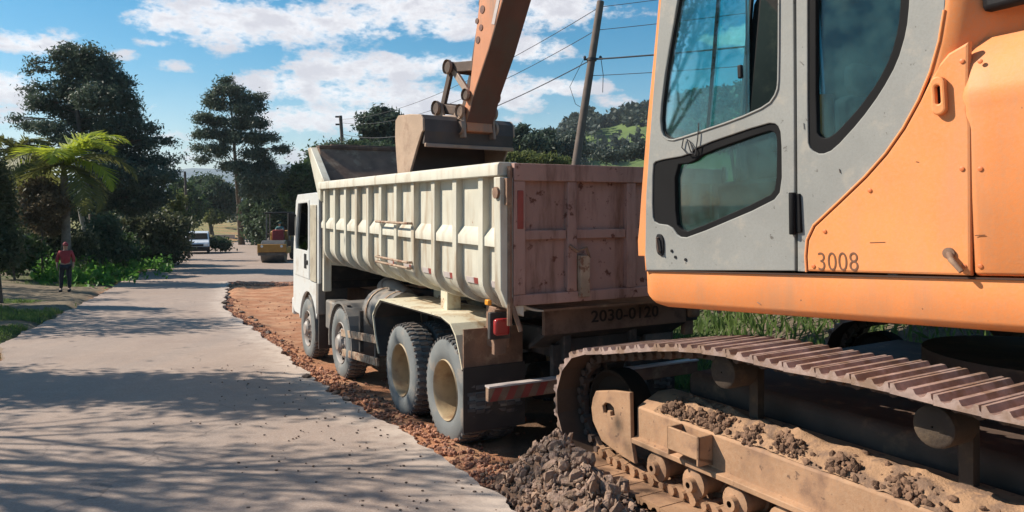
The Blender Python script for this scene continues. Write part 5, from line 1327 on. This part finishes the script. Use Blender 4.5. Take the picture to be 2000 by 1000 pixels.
for k, wo in enumerate((0, FW)):
    f0, f1 = (FI, SW-FI+.1) if k == 0 else (wo+SW-FI-.25, wo+SW-FI+.0)
    # main side frame, with roof sloping up toward the middle
    mb = MB(TF); s0, s1 = .748, 4.0
    sec = [(f0, FB), (f0, FT), (f0+.20, FT+.09), (f0+.36, FT+.09), (f0+.36, FB)]
    mb.prism(sec, lambda a, b, t: (t, b, a), s0, s1); tf = mb.build('track_frame', 'dustmetal', exc, None, .012)
    mb = MB(TF); mb.prism([(f0-.045, FB-.025), (f0-.045, FB+.012), (f0+.03, FB+.03), (f0+.03, FB-.025)], lambda a, b, t: (t, b, a), s0-.01, s1-.02); mb.build('frame_flange', 'dustmetal', tf, None, .005)
    # idler and sprocket
    mb = MB(TF); mb.lathe([(.05, -.12), (.10, -.12), (.12, -.06), (.24, -.05), (.275, -.085), (.29, -.085), (.29, .085), (.275, .085), (.24, .05), (.12, .06), (.1, .12), (.05, .12)], 32, (.43, .487, wo+SW/2), 'z'); mb.build('front_idler', 'oilydark', exc, 40)
    mb = MB(TF); mb.lathe([(.02, -.16), (.20, -.16), (.24, -.12), (.24, -.03), (.36, -.03), (.36, .03), (.24, .03), (.24, .12), (.1, .14)], 26, (4.35, .52, wo+SW/2), 'z'); mb.build('drive_sprocket', 'darksteel', exc, 40)
    for s_ in [.98+.36*i for i in range(9)]:
        mb = MB(TF); mb.lathe([(.02, -.17), (.045, -.17), (.05, -.13), (.10, -.12), (.10, -.08), (.085, -.07), (.085, .07), (.1, .08), (.1, .12), (.05, .13), (.02, .17)], 18, (s_, .20, wo+SW/2), 'z'); ro = mb.build('track_roller', 'dustmetal', exc, 40)
        mb = MB(TF); mb.box((s_-.06, .17, f0+.0), (s_+.06, FB-.03, f0+.05)); mb.build('roller_bracket', 'dustmetal', ro, None, .01)
    for s_ in (1.62, 2.95):
        mb = MB(TF); mb.lathe([(.005, -.15), (.085, -.15), (.10, -.14), (.105, -.11), (.105, .05), (.05, .07), (.02, .1)], 26, (s_, 1.0, wo+SW/2), 'z'); mb.tube([(s_, 1.0, wo+SW/2), (s_, 1.0, wo+SW/2+.18)], .03, 8); mb.box((s_-.035, FT+.05, wo+SW/2+.14), (s_+.035, 1.0, wo+SW/2+.2)); mb.build('carrier_roller', 'carrier', exc, 40)
# idler guard plate
gp_ = SPLT = [tk(a, b, FI-.03) for a, b in ((1161, 822), (1158, 796), (1161, 777), (1167, 763), (1200, 762), (1234, 766), (1236, 858), (1243, 905), (1219, 891), (1196, 874), (1178, 860))]
gh = [tk(a, b, FI-.03) for a, b in ((1180, 792), (1186, 786), (1195, 788), (1202, 796), (1204, 811), (1196, 812), (1195, 803), (1190, 801), (1188, 810), (1182, 805))]
guard = plate([gp_, gh], TF, FI-.03, .035, 'idler_guard', 'dustmetal', exc, .006)
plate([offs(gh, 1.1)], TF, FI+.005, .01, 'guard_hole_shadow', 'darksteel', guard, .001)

# step bracket on the frame
sa = tk(1302, 812, FI-.13); sb = tk(1364, 862, FI-.13)
def step_bracket(sc, ln):
    z1 = FT-.005; mb = MB(TF); mb.prism([(FI-.13, z1-.15), (FI-.13, z1), (FI-.11, z1), (FI-.11, z1-.13), (FI-.001, z1-.16), (FI-.001, z1-.20)], lambda a, b, t: (t, b, a), sc, sc+ln)
    mb.box((sc, z1-.19, FI-.13), (sc+.02, z1, FI-.001)); mb.box((sc+ln-.02, z1-.19, FI-.13), (sc+ln, z1, FI-.001)); mb.build('track_step', 'dustmetal', exc, None, .006)
step_bracket(sa[0], max(.22, sb[0]-sa[0])); step_bracket(3.2, .3)
# cross beams, slew bearing, travel motors
mb = MB(TF); mb.box((.80, .22, SW+.02), (4.1, .80, FW-.02)); mb.build('carbody', 'darksteel', exc, None, .06)
cc = EXI @ (SO+uS*2.1-nS*1.37); mb = MB(Matrix.Translation((cc.x, cc.y, 0))); mb.lathe([(.02, .6), (.62, .6), (.66, .75), (.66, 1.12), (.02, 1.12)], 36, (0, 0, 0), 'z'); mb.build('slew_bearing', 'darksteel', exc, 40)
# dirt on the track frame
def frame_dirt():
    V = []; Fc = []; n, m_ = 150, 10
    for i in range(n+1):
        s_ = .92+3.05*i/n
        for j in range(m_+1):
            t = j/m_; w = FI+.008+.34*t; base = FT+.008+min(.09, .44*(w-FI))
            cl_ = sum(math.exp(-((s_-q_)/.13)**2) for q_ in (1.2, 1.42, 1.78, 2.0, 2.4, 2.75)); h = (.012+.05*cl_*max(0, .55+fbm(s_, t, 4, 4, 5)))*math.sin(math.pi*min(1, t*1.2+.06))**.6+.012*fbm(s_, w, 2, 4, 14)
            V.append((s_, base-.012+max(0, h), w))
    for i in range(n):
        for j in range(m_): a = i*(m_+1)+j; Fc.append((a, a+1, a+m_+2, a+m_+1))
    mb = MB(TF); mb.add(V, Fc); o = mb.build('frame_dust', 'dust', exc, 60); o['kind'] = 'stuff'
    mb = MB(TF); rnd = random.Random(5); geo = [rockgeo(i) for i in range(6)]
    for _ in range(1300):
        cl = rnd.choice((1.08, 1.2, 1.3, 1.42, 1.46, 1.78, 2.0, 2.05, 2.4, 2.75)); s_ = rnd.gauss(cl, .055); t = abs(rnd.gauss(.05, .05)); w = FI+.012+t
        if rnd.random() < .10: s_ = rnd.uniform(1, 3.8)
        if s_ < .95 or s_ > 3.9 or t > .3: continue
        r_ = rnd.choice((.004, .005, .006, .008, .010, .014, .020, .028)); base = FT+.018+min(.09, .44*t)
        k_ = math.exp(-((s_-cl)/.09)**2)*math.exp(-((t-.06)/.08)**2)
        c = Vector((s_, base+rnd.random()*.05*k_, w)); vs, fs = geo[rnd.randrange(6)]; rot = Matrix.Rotation(rnd.random()*6, 3, Vector((rnd.random(), rnd.random(), rnd.random()+.1)).normalized())
        mb.add([c+rot @ Vector(v)*r_ for v in vs], fs)
    o = mb.build('dirt_clods', 'soil', exc, None, fix=False); o['kind'] = 'stuff'
def rockgeo(seed, flat=.75):
    r_ = random.Random(seed); bm = bmesh.new(); bmesh.ops.create_icosphere(bm, subdivisions=1, radius=1)
    for v in bm.verts:
        v.co *= r_.uniform(.74, 1.12); v.co.z *= flat; v.co.x *= 1.0+.35*(seed % 3)/2
    vs = [tuple(v.co) for v in bm.verts]; fs = [tuple(x.index for x in f.verts) for f in bm.faces]; bm.free(); return vs, fs
frame_dirt()

# ------------------------------------------------------------------ rubble heap
HC = Vector((.24, 5.02))
def heap_z(x, y):
    d = Vector((x, y))-HC; a = d.dot(Vector((-.508, .861))); b = d.dot(Vector((.861, .508)))
    base = T_z(x, y) if x > interp(XR, y)-.1 else road_z(y)
    ke = sm((x-interp(XR, y)+.06)/.22)
    wq = (Vector((x, y))-TO.xy).dot(tR.xy); k = sm((.03-.20*max(0, 5.9-y)-wq)/.10)
    return base, ke*k*(.40*math.exp(-((a-.38)/.46)**2-((b-.33)/.25)**2)+.20*math.exp(-((a+.05)/.4)**2-((b-.08)/.28)**2)+.25*math.exp(-((a+.55)/.55)**2-((b-.22)/.30)**2)+.2*math.exp(-((a+1.25)/.6)**2-((b-.2)/.40)**2))
def build_heap():
    root = empty('rubble_heap', (HC.x, HC.y, T_z(HC.x, HC.y)), 0, 'heap of broken grey brown asphalt rubble against the excavator track', 'rubble heap')
    I = Matrix.Translation(-root.location); V = []; Fc = []; n = 60
    for i in range(n+1):
        for j in range(n+1):
            x = HC.x-1.3+2.6*i/n; y = HC.y-1.9+3.4*j/n; b, h = heap_z(x, y); e = min(i, j, n-i, n-j)
            V.append((x, y, (b+h-.02+.02*fbm(x, y, 1, 3, 9)) if h > .035 else b-.12))
    for i in range(n):
        for j in range(n): a = i*(n+1)+j; Fc.append((a, a+n+1, a+n+2, a+1))
    mb = MB(I); mb.add(V, Fc); o = mb.build('fine_rubble', 'soil', root, 60); o['kind'] = 'stuff'
    geos = []
    for s_ in range(9):
        vs, fs = rockgeo(s_+20, random.uniform(.5, .9)); me = bpy.data.meshes.new('stone'); me.from_pydata(vs, [], fs); me.materials.append(M['stone']); geos.append(me)
    rnd = random.Random(4); cnt = 0; small = MB(I)
    while cnt < 296:
        x = HC.x+rnd.gauss(.12, .36); y = HC.y+rnd.gauss(-.05, .55); b, h = heap_z(x, y)
        if h < .03 or x < interp(XR, y)+.03: continue
        d = Vector((x, y))-HC
        r_ = rnd.choice((.018, .022, .026, .03, .036, .042, .052, .064))
        o = link(bpy.data.objects.new('stone', rnd.choice(geos))); o.parent = root
        o.location = Vector((x, y, b+h+r_*rnd.uniform(-.2, .6)))-root.location; o.scale = (r_*rnd.uniform(.8, 1.5), r_*rnd.uniform(.6, 1.1), r_*rnd.uniform(.35, .9)); o.rotation_euler = (rnd.random()*6, rnd.random()*6, rnd.random()*6); cnt += 1
    for _ in range(2600):
        x = HC.x+rnd.gauss(-.05, .5); y = HC.y+rnd.gauss(-.2, .75); b, h = heap_z(x, y)
        if h < .012 or x < interp(XR, y)-.04: continue
        r_ = rnd.uniform(.008, .026); vs, fs = rockgeo(rnd.randrange(6)) if 0 else RG[rnd.randrange(6)]; c = Vector((x, y, b+h+r_*.3)); rot = Matrix.Rotation(rnd.random()*6, 3, Vector((rnd.random(), rnd.random(), rnd.random()+.1)).normalized())
        small.add([c+rot @ Vector(v)*r_ for v in vs], fs)
    o = small.build('gravel', 'stone', root, None, fix=False); o['kind'] = 'stuff'
RG = [rockgeo(i) for i in range(6)]
build_heap()
# red rubble strewn along the broken road edge
def edge_rubble():
    rnd = random.Random(9); mb = MB()
    for _ in range(4600):
        y = 5.0+rnd.random()**1.7*20; x = interp(XR, y)+.05+abs(rnd.gauss(0, .26 if y < 11 else .16)); r_ = rnd.uniform(.007, .030)
        if rnd.random() < .12: x = interp(XR, y)+rnd.uniform(0, 3.5)
        c = Vector((x, y, T_z(x, y)+r_*.3)); vs, fs = RG[rnd.randrange(6)]; rot = Matrix.Rotation(rnd.random()*6, 3, Vector((rnd.random(), rnd.random(), rnd.random()+.1)).normalized())
        mb.add([c+rot @ Vector(v)*r_ for v in vs], fs)
    for _ in range(1500):
        y = 31.7-abs(rnd.gauss(0, .5)); x = rnd.uniform(-12.2, -7.0)
        if y > 31.95: continue
        r_ = rnd.uniform(.03, .09); c = Vector((x, y, T_z(x, y)+r_*.3)); vs, fs = RG[rnd.randrange(6)]
        mb.add([c+Vector(v)*r_ for v in vs], fs)
    o = mb.build('edge_rubble', 'redstone', None, None, fix=False); tag(o, 'reddish broken rubble scattered along the cut road edge', 'rubble', kind='stuff')
    # asphalt crumbs on the road
    mb = MB()
    for _ in range(170):
        y = 5.0+rnd.random()**1.5*6; x = interp(XR, y)-abs(rnd.gauss(0, 1.0))-.05; r_ = rnd.uniform(.004, .013); c = Vector((x, y, road_z(y)+r_*.5)); vs, fs = RG[rnd.randrange(6)]; mb.add([c+Vector(v)*r_ for v in vs], fs)
    o = mb.build('road_crumbs', 'darksteel', None, None, fix=False); tag(o, 'small dark crumbs lying on the road surface', 'crumbs', kind='stuff')
    # larger dark lumps on the edge
    geos = []
    for s_ in range(4):
        vs, fs = rockgeo(s_+40, .7); me = bpy.data.meshes.new('asphalt_chunk'); me.from_pydata(vs, [], fs); me.materials.append(M['darksteel']); geos.append(me)
    L = [(470, 612, .10), (487, 622, .10), (497, 628, .10), (507, 640, .08), (520, 652, .12), (548, 668, .05), (580, 712, .06), (593, 738, .08), (650, 770, .07), (670, 782, .08), (560, 690, .05), (445, 583, .14), (436, 596, .13), (447, 600, .12), (452, 566, .14)]
    names = ['in the near trench edge', 'x']
    for i, (px, py, r_) in enumerate(L):
        g = gp(px, py); o = link(bpy.data.objects.new('asphalt_chunk', geos[i % 4])); o.location = g+Vector((.04, 0, .02)); o.scale = (r_*.9, r_*.7, r_*.6); o.rotation_euler = (0, 0, i*1.3)
        where = ['farthest of the row of dark asphalt lumps along the cut road edge', 'second farthest dark asphalt lump in the row on the cut road edge', 'third dark asphalt lump from the far end of the road edge row', 'dark asphalt lump midway along the road edge row, left of the cab', 'largest dark asphalt lump of the row left of the front wheel', 'small lone asphalt lump on the road edge beside the front wheel', 'small asphalt lump on the road edge left of the second axle', 'flat asphalt lump on the road edge below the second axle', 'asphalt lump on the red rubble left of the rear wheels', 'nearest dark asphalt lump, on the rubble by the rear wheels', 'small asphalt lump on the road edge between the two front axles', 'middle dark lump of the pile at the far left trench corner', 'leftmost dark lump of the pile at the far left trench corner', 'lowest dark lump of the pile at the far left trench corner', 'topmost dark lump of the pile at the far left trench corner'][i]
        tag(o, where, 'asphalt chunk', 'asphalt lumps along the road edge')
edge_rubble()

# ------------------------------------------------------------------ utility poles and wires
def pole(label, top, bot, r0, r1, grp='utility poles'):
    base = Vector(bot); t = empty('utility_pole', base, 0, label, 'utility pole', grp); mb = MB(); tp_ = Vector(top)-base
    mb.tube([(0, 0, 0), tp_*.5, tp_], [r0, (r0+r1)/2, r1], 14); mb.build('shaft', 'wood', t, 50); return t
D1 = 25.0
ptop = at(1173, 3, D1+.6); pbot0 = at(1126, 312, D1); dirp = (pbot0-ptop); pb = ptop+dirp*((ptop.z-T_z(pbot0.x-.3, D1)+.3)/(-dirp.z))
p1 = pole('leaning dark wooden utility pole rising behind the tailgate', ptop, pb, .15, .125)
def onpole(py):
    f = (py-3)/309; return ptop+dirp*f
q = onpole(118)-pb; mb = MB(); mb.tube([q+Vector((-.28, 0, .0)), q+Vector((.38, 0, .03))], .035, 8); mb.lathe([(.14, -.05), (.17, -.05), (.17, .05), (.14, .05)], 14, tuple(q), 'z'); mb.build('clamp', 'wire', p1, 50)
for px in (-.24, .30): mb = MB(); mb.lathe([(.02, 0), (.05, .02), (.05, .07), (.02, .1)], 10, tuple(q+Vector((px, 0, .03))), 'z'); mb.build('insulator', 'wire', p1, 50)
D2 = 58.0; t2 = at(665, 226, D2); b2_ = at(670, 300, D2); dd = b2_-t2; base2 = t2+dd*((t2.z-T_z(b2_.x, D2)+.2)/(-dd.z))
p2 = pole('distant dark utility pole behind the raised front wall of the dump body', t2, base2, .16, .13)
mb = MB(); mb.box((-.42, -.05, 0), (-.10, .05, .12)); mb.M = None
o = MB(Matrix.Translation(t2-base2)); o.box((-.40, -.06, -.15), (-.1, .06, -.02)); o.box((-.38, -.06, -.75), (-.1, .06, -.62)); o.build('bracket', 'wire', p2)
D3 = 52.0; t3 = at(361, 335, D3); g3 = T_z(t3.x, D3); p3 = pole('thin dark post between the hedge and the field', t3, (t3.x+.3, D3, g3-.1), .1, .08)
def wire(label, a, b, sag, r=.012, nm='power_line'):
    a = Vector(a); b = Vector(b); N = 24; pts = [a.lerp(b, i/N)-Vector((0, 0, sag*4*(i/N)*(1-i/N))) for i in range(N+1)]
    mb = MB(); mb.tube(pts, r, 5); o = mb.build(nm, 'wire', None, 60); return tag(o, label, 'power line', 'power lines')
for i, (pya, pyb, sg, r_, lab) in enumerate(((14, 233, .9, .013, 'thin wire from the leaning pole top toward the distant pole'), (60, 240, 1.1, .013, 'second thin wire from the leaning pole toward the distant pole'), (118, 262, 1.2, .02, 'thick cable from the pole clamp toward the distant pole'))):
    a = onpole(pya); b = at(668, pyb, D2); wire(lab, a, b, sg, r_)
    c = at(2300, pya-560-i*0, 15.0) if 0 else Vector((a.x+16, a.y-22, a.z+.4)); 
for i, (pya, dz, lab, r_) in enumerate(((14, .7, 'thin wire from the leaning pole top toward the excavator', .012), (60, .6, 'second thin wire from the leaning pole toward the excavator', .012), (118, .4, 'thick twisted cable from the pole clamp passing behind the cab', .028), (150, .2, 'lower thin wire passing behind the excavator cab', .012))):
    a = onpole(pya); wire(lab, a, a+Vector((22, -13, dz+.6)), .5, r_)
q = onpole(118); mb = MB(); mb.tube([Vector((0, 0, 0))]+[Vector((.25, -.1, -.9)), Vector((.3, -.1, -1.0))], .01, 5)
o = MB(); a = onpole(120); o.tube([a+Vector((.33, 0, .02)), a+Vector((.40, 0, -.5)), a+Vector((.38, 0, -1.1))], .012, 5); o.tube([a+Vector((-.3, 0, 0)), a+Vector((-.75, 0, -.9)), a+Vector((-.55, 0, -1.5)), a+Vector((-.2, 0, -1.7))], .010, 5)
tag(o.build('service_wire', 'wire', None, 50), 'loose wires drooping from the leaning pole', 'wire')

# ------------------------------------------------------------------ people
def skin_obj(name, verts, edges, radii, mat, parent, sub=1):
    me = bpy.data.meshes.new(name); me.from_pydata(verts, edges, []); me.materials.append(M[mat])
    o = link(bpy.data.objects.new(name, me)); o.parent = parent
    o.modifiers.new('skin', 'SKIN').use_smooth_shade = True
    for i, r_ in enumerate(radii): me.skin_vertices[0].data[i].radius = (r_, r_) if not hasattr(r_, '__len__') else r_
    me.skin_vertices[0].data[0].use_root = True
    s_ = o.modifiers.new('sub', 'SUBSURF'); s_.levels = sub; s_.render_levels = sub
    return o
def head_parts(t, c, hat=None, k=1.0, fwd=-1):
    mb = MB(); bm = []
    def ell(c_, rx, ry, rz, nm, mat, n=14):
        m_ = MB(); vs = []; 
        for i in range(n+1):
            th = math.pi*i/n
            for j in range(n): ph = 2*math.pi*j/n; vs.append((c_[0]+rx*math.sin(th)*math.cos(ph), c_[1]+ry*math.sin(th)*math.sin(ph), c_[2]+rz*math.cos(th)))
        m_.add(vs, [(i*n+j, i*n+(j+1) % n, (i+1)*n+(j+1) % n, (i+1)*n+j) for i in range(n) for j in range(n)]); return m_.build(nm, mat, t, 80)
    ell((c[0], c[1]+.015, c[2]+.035), .088, .105, .10, 'hat' if hat else 'hair', hat or 'hair')
    if hat: 
        m_ = MB(); m_.box((c[0]-.06, c[1]-.17, c[2]+.045), (c[0]+.06, c[1]-.07, c[2]+.06)); m_.build('hat_brim', hat, t, None, .01)
    for s_ in (-1, 1): ell((c[0]+s_*.03, c[1]-.088, c[2]+.005), .011, .008, .007, 'eye', 'hair', 6)
    ell((c[0], c[1]-.1, c[2]-.02), .012, .018, .02, 'nose', 'skin', 6)
def standing_person():
    g = gp(128, 570); t = empty('person', g, R(25), 'man in a red shirt and dark trousers standing at the left roadside', 'person')
    B = [(0, 0, .93), (0, 0, 1.12), (0, .01, 1.33), (0, .01, 1.45), (0, -.005, 1.53), (0, -.01, 1.62), (0, -.01, 1.70),
         (.18, .01, 1.40), (.25, .02, 1.15), (.24, -.06, .92), (.235, -.09, .84), (-.18, .01, 1.40), (-.26, .03, 1.15), (-.25, -.05, .92), (-.245, -.08, .84),
         (.10, 0, .88), (.12, -.02, .48), (.12, .02, .10), (.125, -.10, .04), (-.10, 0, .88), (-.13, -.01, .48), (-.14, .03, .10), (-.15, -.09, .04)]
    Ed = [(0,1),(1,2),(2,3),(3,4),(4,5),(5,6),(2,7),(7,8),(8,9),(9,10),(2,11),(11,12),(12,13),(13,14),(0,15),(15,16),(16,17),(17,18),(0,19),(19,20),(20,21),(21,22)]
    Rr = [(.13,.10),(.13,.10),(.15,.10),(.07,.06),(.055,.055),(.085,.095),(.07,.08),.06,.042,.034,.03,.06,.042,.034,.03,.085,.06,.042,.035,.085,.06,.042,.035]
    skin_obj('body', B, Ed, Rr, 'skin', t, 1)
    sh = [0, 1, 2, 3, 7, 8, 11, 12]; mp = {v: i for i, v in enumerate(sh)}
    skin_obj('shirt', [B[i] for i in sh]+[(.25, -.01, 1.02), (-.255, -.0, 1.02)], [(mp[a], mp[b]) for a, b in Ed if a in mp and b in mp]+[(mp[8], 8), (mp[12], 9)], [(.165, .13), (.16, .13), (.175, .125), (.085, .08), .078, .06, .078, .06, .055, .055], 'redcloth', t, 1)
    tr = [0, 15, 16, 17, 19, 20, 21]; mp = {v: i for i, v in enumerate(tr)}
    skin_obj('trousers', [B[i] for i in tr], [(mp[a], mp[b]) for a, b in Ed if a in mp and b in mp], [(.15, .12), .11, .08, .062, .11, .08, .062], 'darkcloth', t, 1)
    for x in (.122, -.147):
        mb = MB(); mb.box((x-.05, -.17, 0), (x+.05, .09, .08)); mb.build('shoe', 'darkcloth', t, None, .03)
    for s_ in (1, -1):
        for f in range(5):
            x0 = s_*.24; mb = MB(); y = -.12+.016*f; mb.tube([(x0, y, .84), (x0+s_*.005, y-.004, .79), (x0-s_*.008, y-.008, .755+.01*abs(f-2))], [.009, .008, .006], 6); mb.build('finger', 'skin', t, 60)
    head_parts(t, (0, -.01, 1.635), 'maroon')
standing_person()

# ------------------------------------------------------------------ road roller
def roller():
    g = gp(541, 511); t = empty('road_roller', g, R(8), 'yellow single drum road roller with canopy facing the camera, beyond the trench', 'road roller')
    s = 1.0
    def bx(a, b, nm, mat, par=None, bev=.02): m_ = MB(); m_.box(a, b); return m_.build(nm, mat, par or t, None, bev)
    m_ = MB(); m_.lathe([(.05, -.72), (.70, -.72), (.72, -.70), (.72, .70), (.70, .72), (.05, .72)], 40, (0, -1.0, .72), 'x'); m_.build('drum', 'drum', t, 40)
    bx((-.88, -1.85, .72), (.88, -1.70, 1.22), 'drum_frame', 'yellow'); bx((-.90, -1.72, .60), (-.76, -.1, 1.0), 'drum_frame', 'yellow'); bx((.76, -1.72, .60), (.90, -.1, 1.0), 'drum_frame', 'yellow')
    bx((-.86, -1.76, .50), (.86, -1.66, .70), 'scraper', 'drum')
    bx((-.5, -.1, .7), (.5, .4, 1.2), 'articulation', 'darksteel'); bx((-.8, .3, .75), (.8, 1.6, 1.35), 'platform', 'darksteel'); bx((-.65, 1.3, .8), (.65, 2.9, 1.95), 'engine_hood', 'yellow', None, .08)
    for x in (-.75, .75):
        m_ = MB(); m_.lathe([(.3, -.2), (.68, -.2), (.75, -.12), (.75, .12), (.68, .2), (.3, .2)], 24, (x, 2.0, .75), 'x'); w = m_.build('wheel', 'tread', t, 40)
        m_ = MB(); m_.lathe([(.02, -.1), (.3, -.15), (.3, .15), (.02, .1)], 20, (x, 2.0, .75), 'x'); m_.build('rim', 'yellow', w, 40)
    for x in (-.72, .72):
        for y in (.35, 1.5): bx((x-.04, y-.04, 1.3), (x+.04, y+.04, 3.12), 'canopy_post', 'greyplastic', None, .01)
    bx((-.85, .15, 3.12), (.85, 1.7, 3.22), 'canopy_roof', 'black', None, .03)
    for x in (-.72, .72): bx((x-.02, .4, 1.75), (x+.02, 1.45, 1.80), 'handrail', 'greyplastic', None, .005)
    bx((-.28, .9, 1.35), (.28, 1.35, 1.72), 'seat', 'maroon', None, .04); bx((-.28, 1.3, 1.5), (.28, 1.42, 2.2), 'seat', 'maroon', None, .04)
    bx((-.35, .30, 1.35), (.35, .5, 2.05), 'console', 'redcloth', None, .04); m_ = MB(); m_.lathe([(.17, 0), (.19, .01), (.17, .02), (.16, .01)], 20, (0, .55, 2.1), 'z', True); m_.build('steering_wheel', 'black', t, 50)
    for x in (-.6, .6): m_ = MB(); m_.lathe([(.08, 0), (.08, -.05), (.0005, -.06)], 12, (x, -1.85, 1.1), 'y'); m_.build('headlight', 'clear_lens', t, 40)
    # operator
    p = empty('person', g+Matrix.Rotation(R(8), 3, 'Z') @ Vector((0, 1.1, 1.70)), R(8), 'roller operator in a teal shirt seated under the canopy', 'person')
    B = [(0, 0, .08), (0, .0, .25), (0, .0, .46), (0, 0, .56), (0, -.01, .64), (0, -.02, .73), (0, -.02, .80), (.18, 0, .50), (.26, -.16, .32), (.16, -.42, .36), (-.18, 0, .50), (-.26, -.16, .32), (-.16, -.42, .36), (.1, -.05, .08), (.14, -.45, .08), (.15, -.50, -.34), (.15, -.62, -.37), (-.1, -.05, .08), (-.14, -.45, .08), (-.15, -.50, -.34), (-.15, -.62, -.37)]
    Ed = [(0,1),(1,2),(2,3),(3,4),(4,5),(5,6),(2,7),(7,8),(8,9),(2,10),(10,11),(11,12),(0,13),(13,14),(14,15),(15,16),(0,17),(17,18),(18,19),(19,20)]
    Rr = [(.14,.11),(.13,.10),(.15,.10),(.07,.06),.055,(.085,.095),(.07,.08),.06,.042,.035,.06,.042,.035,.085,.065,.045,.035,.085,.065,.045,.035]
    skin_obj('body', B, Ed, Rr, 'skin', p, 1)
    sh = [0, 1, 2, 3, 7, 8, 10, 11]; mp = {v: i for i, v in enumerate(sh)}
    skin_obj('shirt', [B[i] for i in sh], [(mp[a], mp[b]) for a, b in Ed if a in mp and b in mp], [(.17, .14), (.165, .13), (.18, .13), (.085, .08), .08, .06, .08, .06], 'tealcloth', p, 1)
    tr = [0, 13, 14, 15, 17, 18, 19]; mp = {v: i for i, v in enumerate(tr)}
    skin_obj('trousers', [B[i] for i in tr], [(mp[a], mp[b]) for a, b in Ed if a in mp and b in mp], [(.16, .13), .11, .085, .065, .11, .085, .065], 'maroon', p, 1)
    head_parts(p, (0, -.02, .745), 'tealcloth')
roller()
# ------------------------------------------------------------------ white van
def van():
    g = gp(386, 494); t = empty('white_van', g, R(22), 'small white van parked at the left road edge in the distance', 'van')
    W2 = .82; L0, L1 = -2.0, 2.0   # front at -y
    prof = [(-2.0, .32), (-2.02, .62), (-1.95, .85), (-1.35, 1.0), (-.75, 1.52), (-.5, 1.58), (1.85, 1.56), (1.97, 1.45), (2.0, .9), (2.0, .32)]
    m_ = MB(); n = len(prof); 
    for s_ in (-1, 1): m_.add([(s_*(W2-.10*max(0, z-.9)), y, z) for y, z in prof], [])
    m_.f += [tuple(range(n)), tuple(range(n, 2*n))]+[(i, (i+1) % n, n+(i+1) % n, n+i) for i in range(n)]; m_.build('body', 'whitecar', t, None, .06, 3)
    m_ = MB(); m_.add([(-.70, -1.27, 1.055), (.70, -1.27, 1.055), (.64, -.80, 1.47), (-.64, -.80, 1.47), (-.70, -1.25, 1.04), (.70, -1.25, 1.04), (.64, -.78, 1.45), (-.64, -.78, 1.45)], [(0,1,2,3),(4,5,6,7),(0,1,5,4),(1,2,6,5),(2,3,7,6),(3,0,4,7)]); 
    for i, v in enumerate(m_.v): v.y -= .02; v.z += .02
    m_.build('windscreen', 'rubber', t)
    for s_ in (-1, 1):
        for y0, y1 in ((-1.05, -.15), (-.05, .8), (.9, 1.75)):
            yt = max(y0, -.68)
            m_ = MB(); m_.prism([(y0, 1.05), (y1, 1.05), (y1, 1.42), (yt, 1.42)], lambda a, b, tt: (tt-(.10*(b-.9))*(1 if tt > 0 else -1), a, b), s_*(W2-.01), s_*(W2+.012)); m_.build('side_window', 'rubber', t)
        for y in (-1.3, 1.3):
            m_ = MB(); m_.lathe([(.2, -.1), (.29, -.1), (.31, -.06), (.31, .06), (.29, .1), (.2, .1)], 22, (s_*(W2-.08), y, .31), 'x'); w = m_.build('wheel', 'tread', t, 40)
            m_ = MB(); m_.lathe([(.0005, .08), (.2, .07), (.2, -.07), (.0005, -.08)], 20, (s_*(W2-.06), y, .31), 'x'); m_.build('rim', 'rimgrey', w, 40)
        m_ = MB(); m_.box((s_*.50, -2.06, .62), (s_*.76, -1.93, .78)); m_.build('headlight', 'clear_lens', t, None, .02)
        m_ = MB(); m_.box((s_*.84, -1.1, 1.02), (s_*.98, -1.0, 1.16)); m_.build('mirror', 'black', t, None, .02)
    m_ = MB(); m_.box((-.84, -2.10, .24), (.84, -1.9, .56)); m_.build('bumper', 'black', t, None, .04)
    m_ = MB(); m_.box((-.42, -2.07, .60), (.42, -1.98, .74)); m_.build('grille', 'black', t, None, .01)
    t.scale = (1.12, 1.12, 1.12)
van()

# ------------------------------------------------------------------ air
def haze():
    gb = [o for o in S.objects if o.name in ('ground',)][0]
    xs = [v.co.x for v in gb.data.vertices]; ys = [v.co.y for v in gb.data.vertices]; zs_ = [v.co.z for v in gb.data.vertices]
    mb = MB(); mb.box((min(xs)-50, min(ys)-50, min(zs_)-1), (max(xs)+50, max(ys)+50, 175)); 
    m = bpy.data.materials.new('haze_air'); m.use_nodes = True; nt = m.node_tree; nt.nodes.remove(nt.nodes['Principled BSDF'])
    v = nt.nodes.new('ShaderNodeVolumePrincipled'); v.inputs['Density'].default_value = .00022; v.inputs['Color'].default_value = (.80, .90, 1, 1); v.inputs['Anisotropy'].default_value = .2
    nt.links.new(v.outputs[0], nt.nodes['Material Output'].inputs['Volume'])
    o = mb.build('haze', m); tag(o, kind='stuff')
haze()
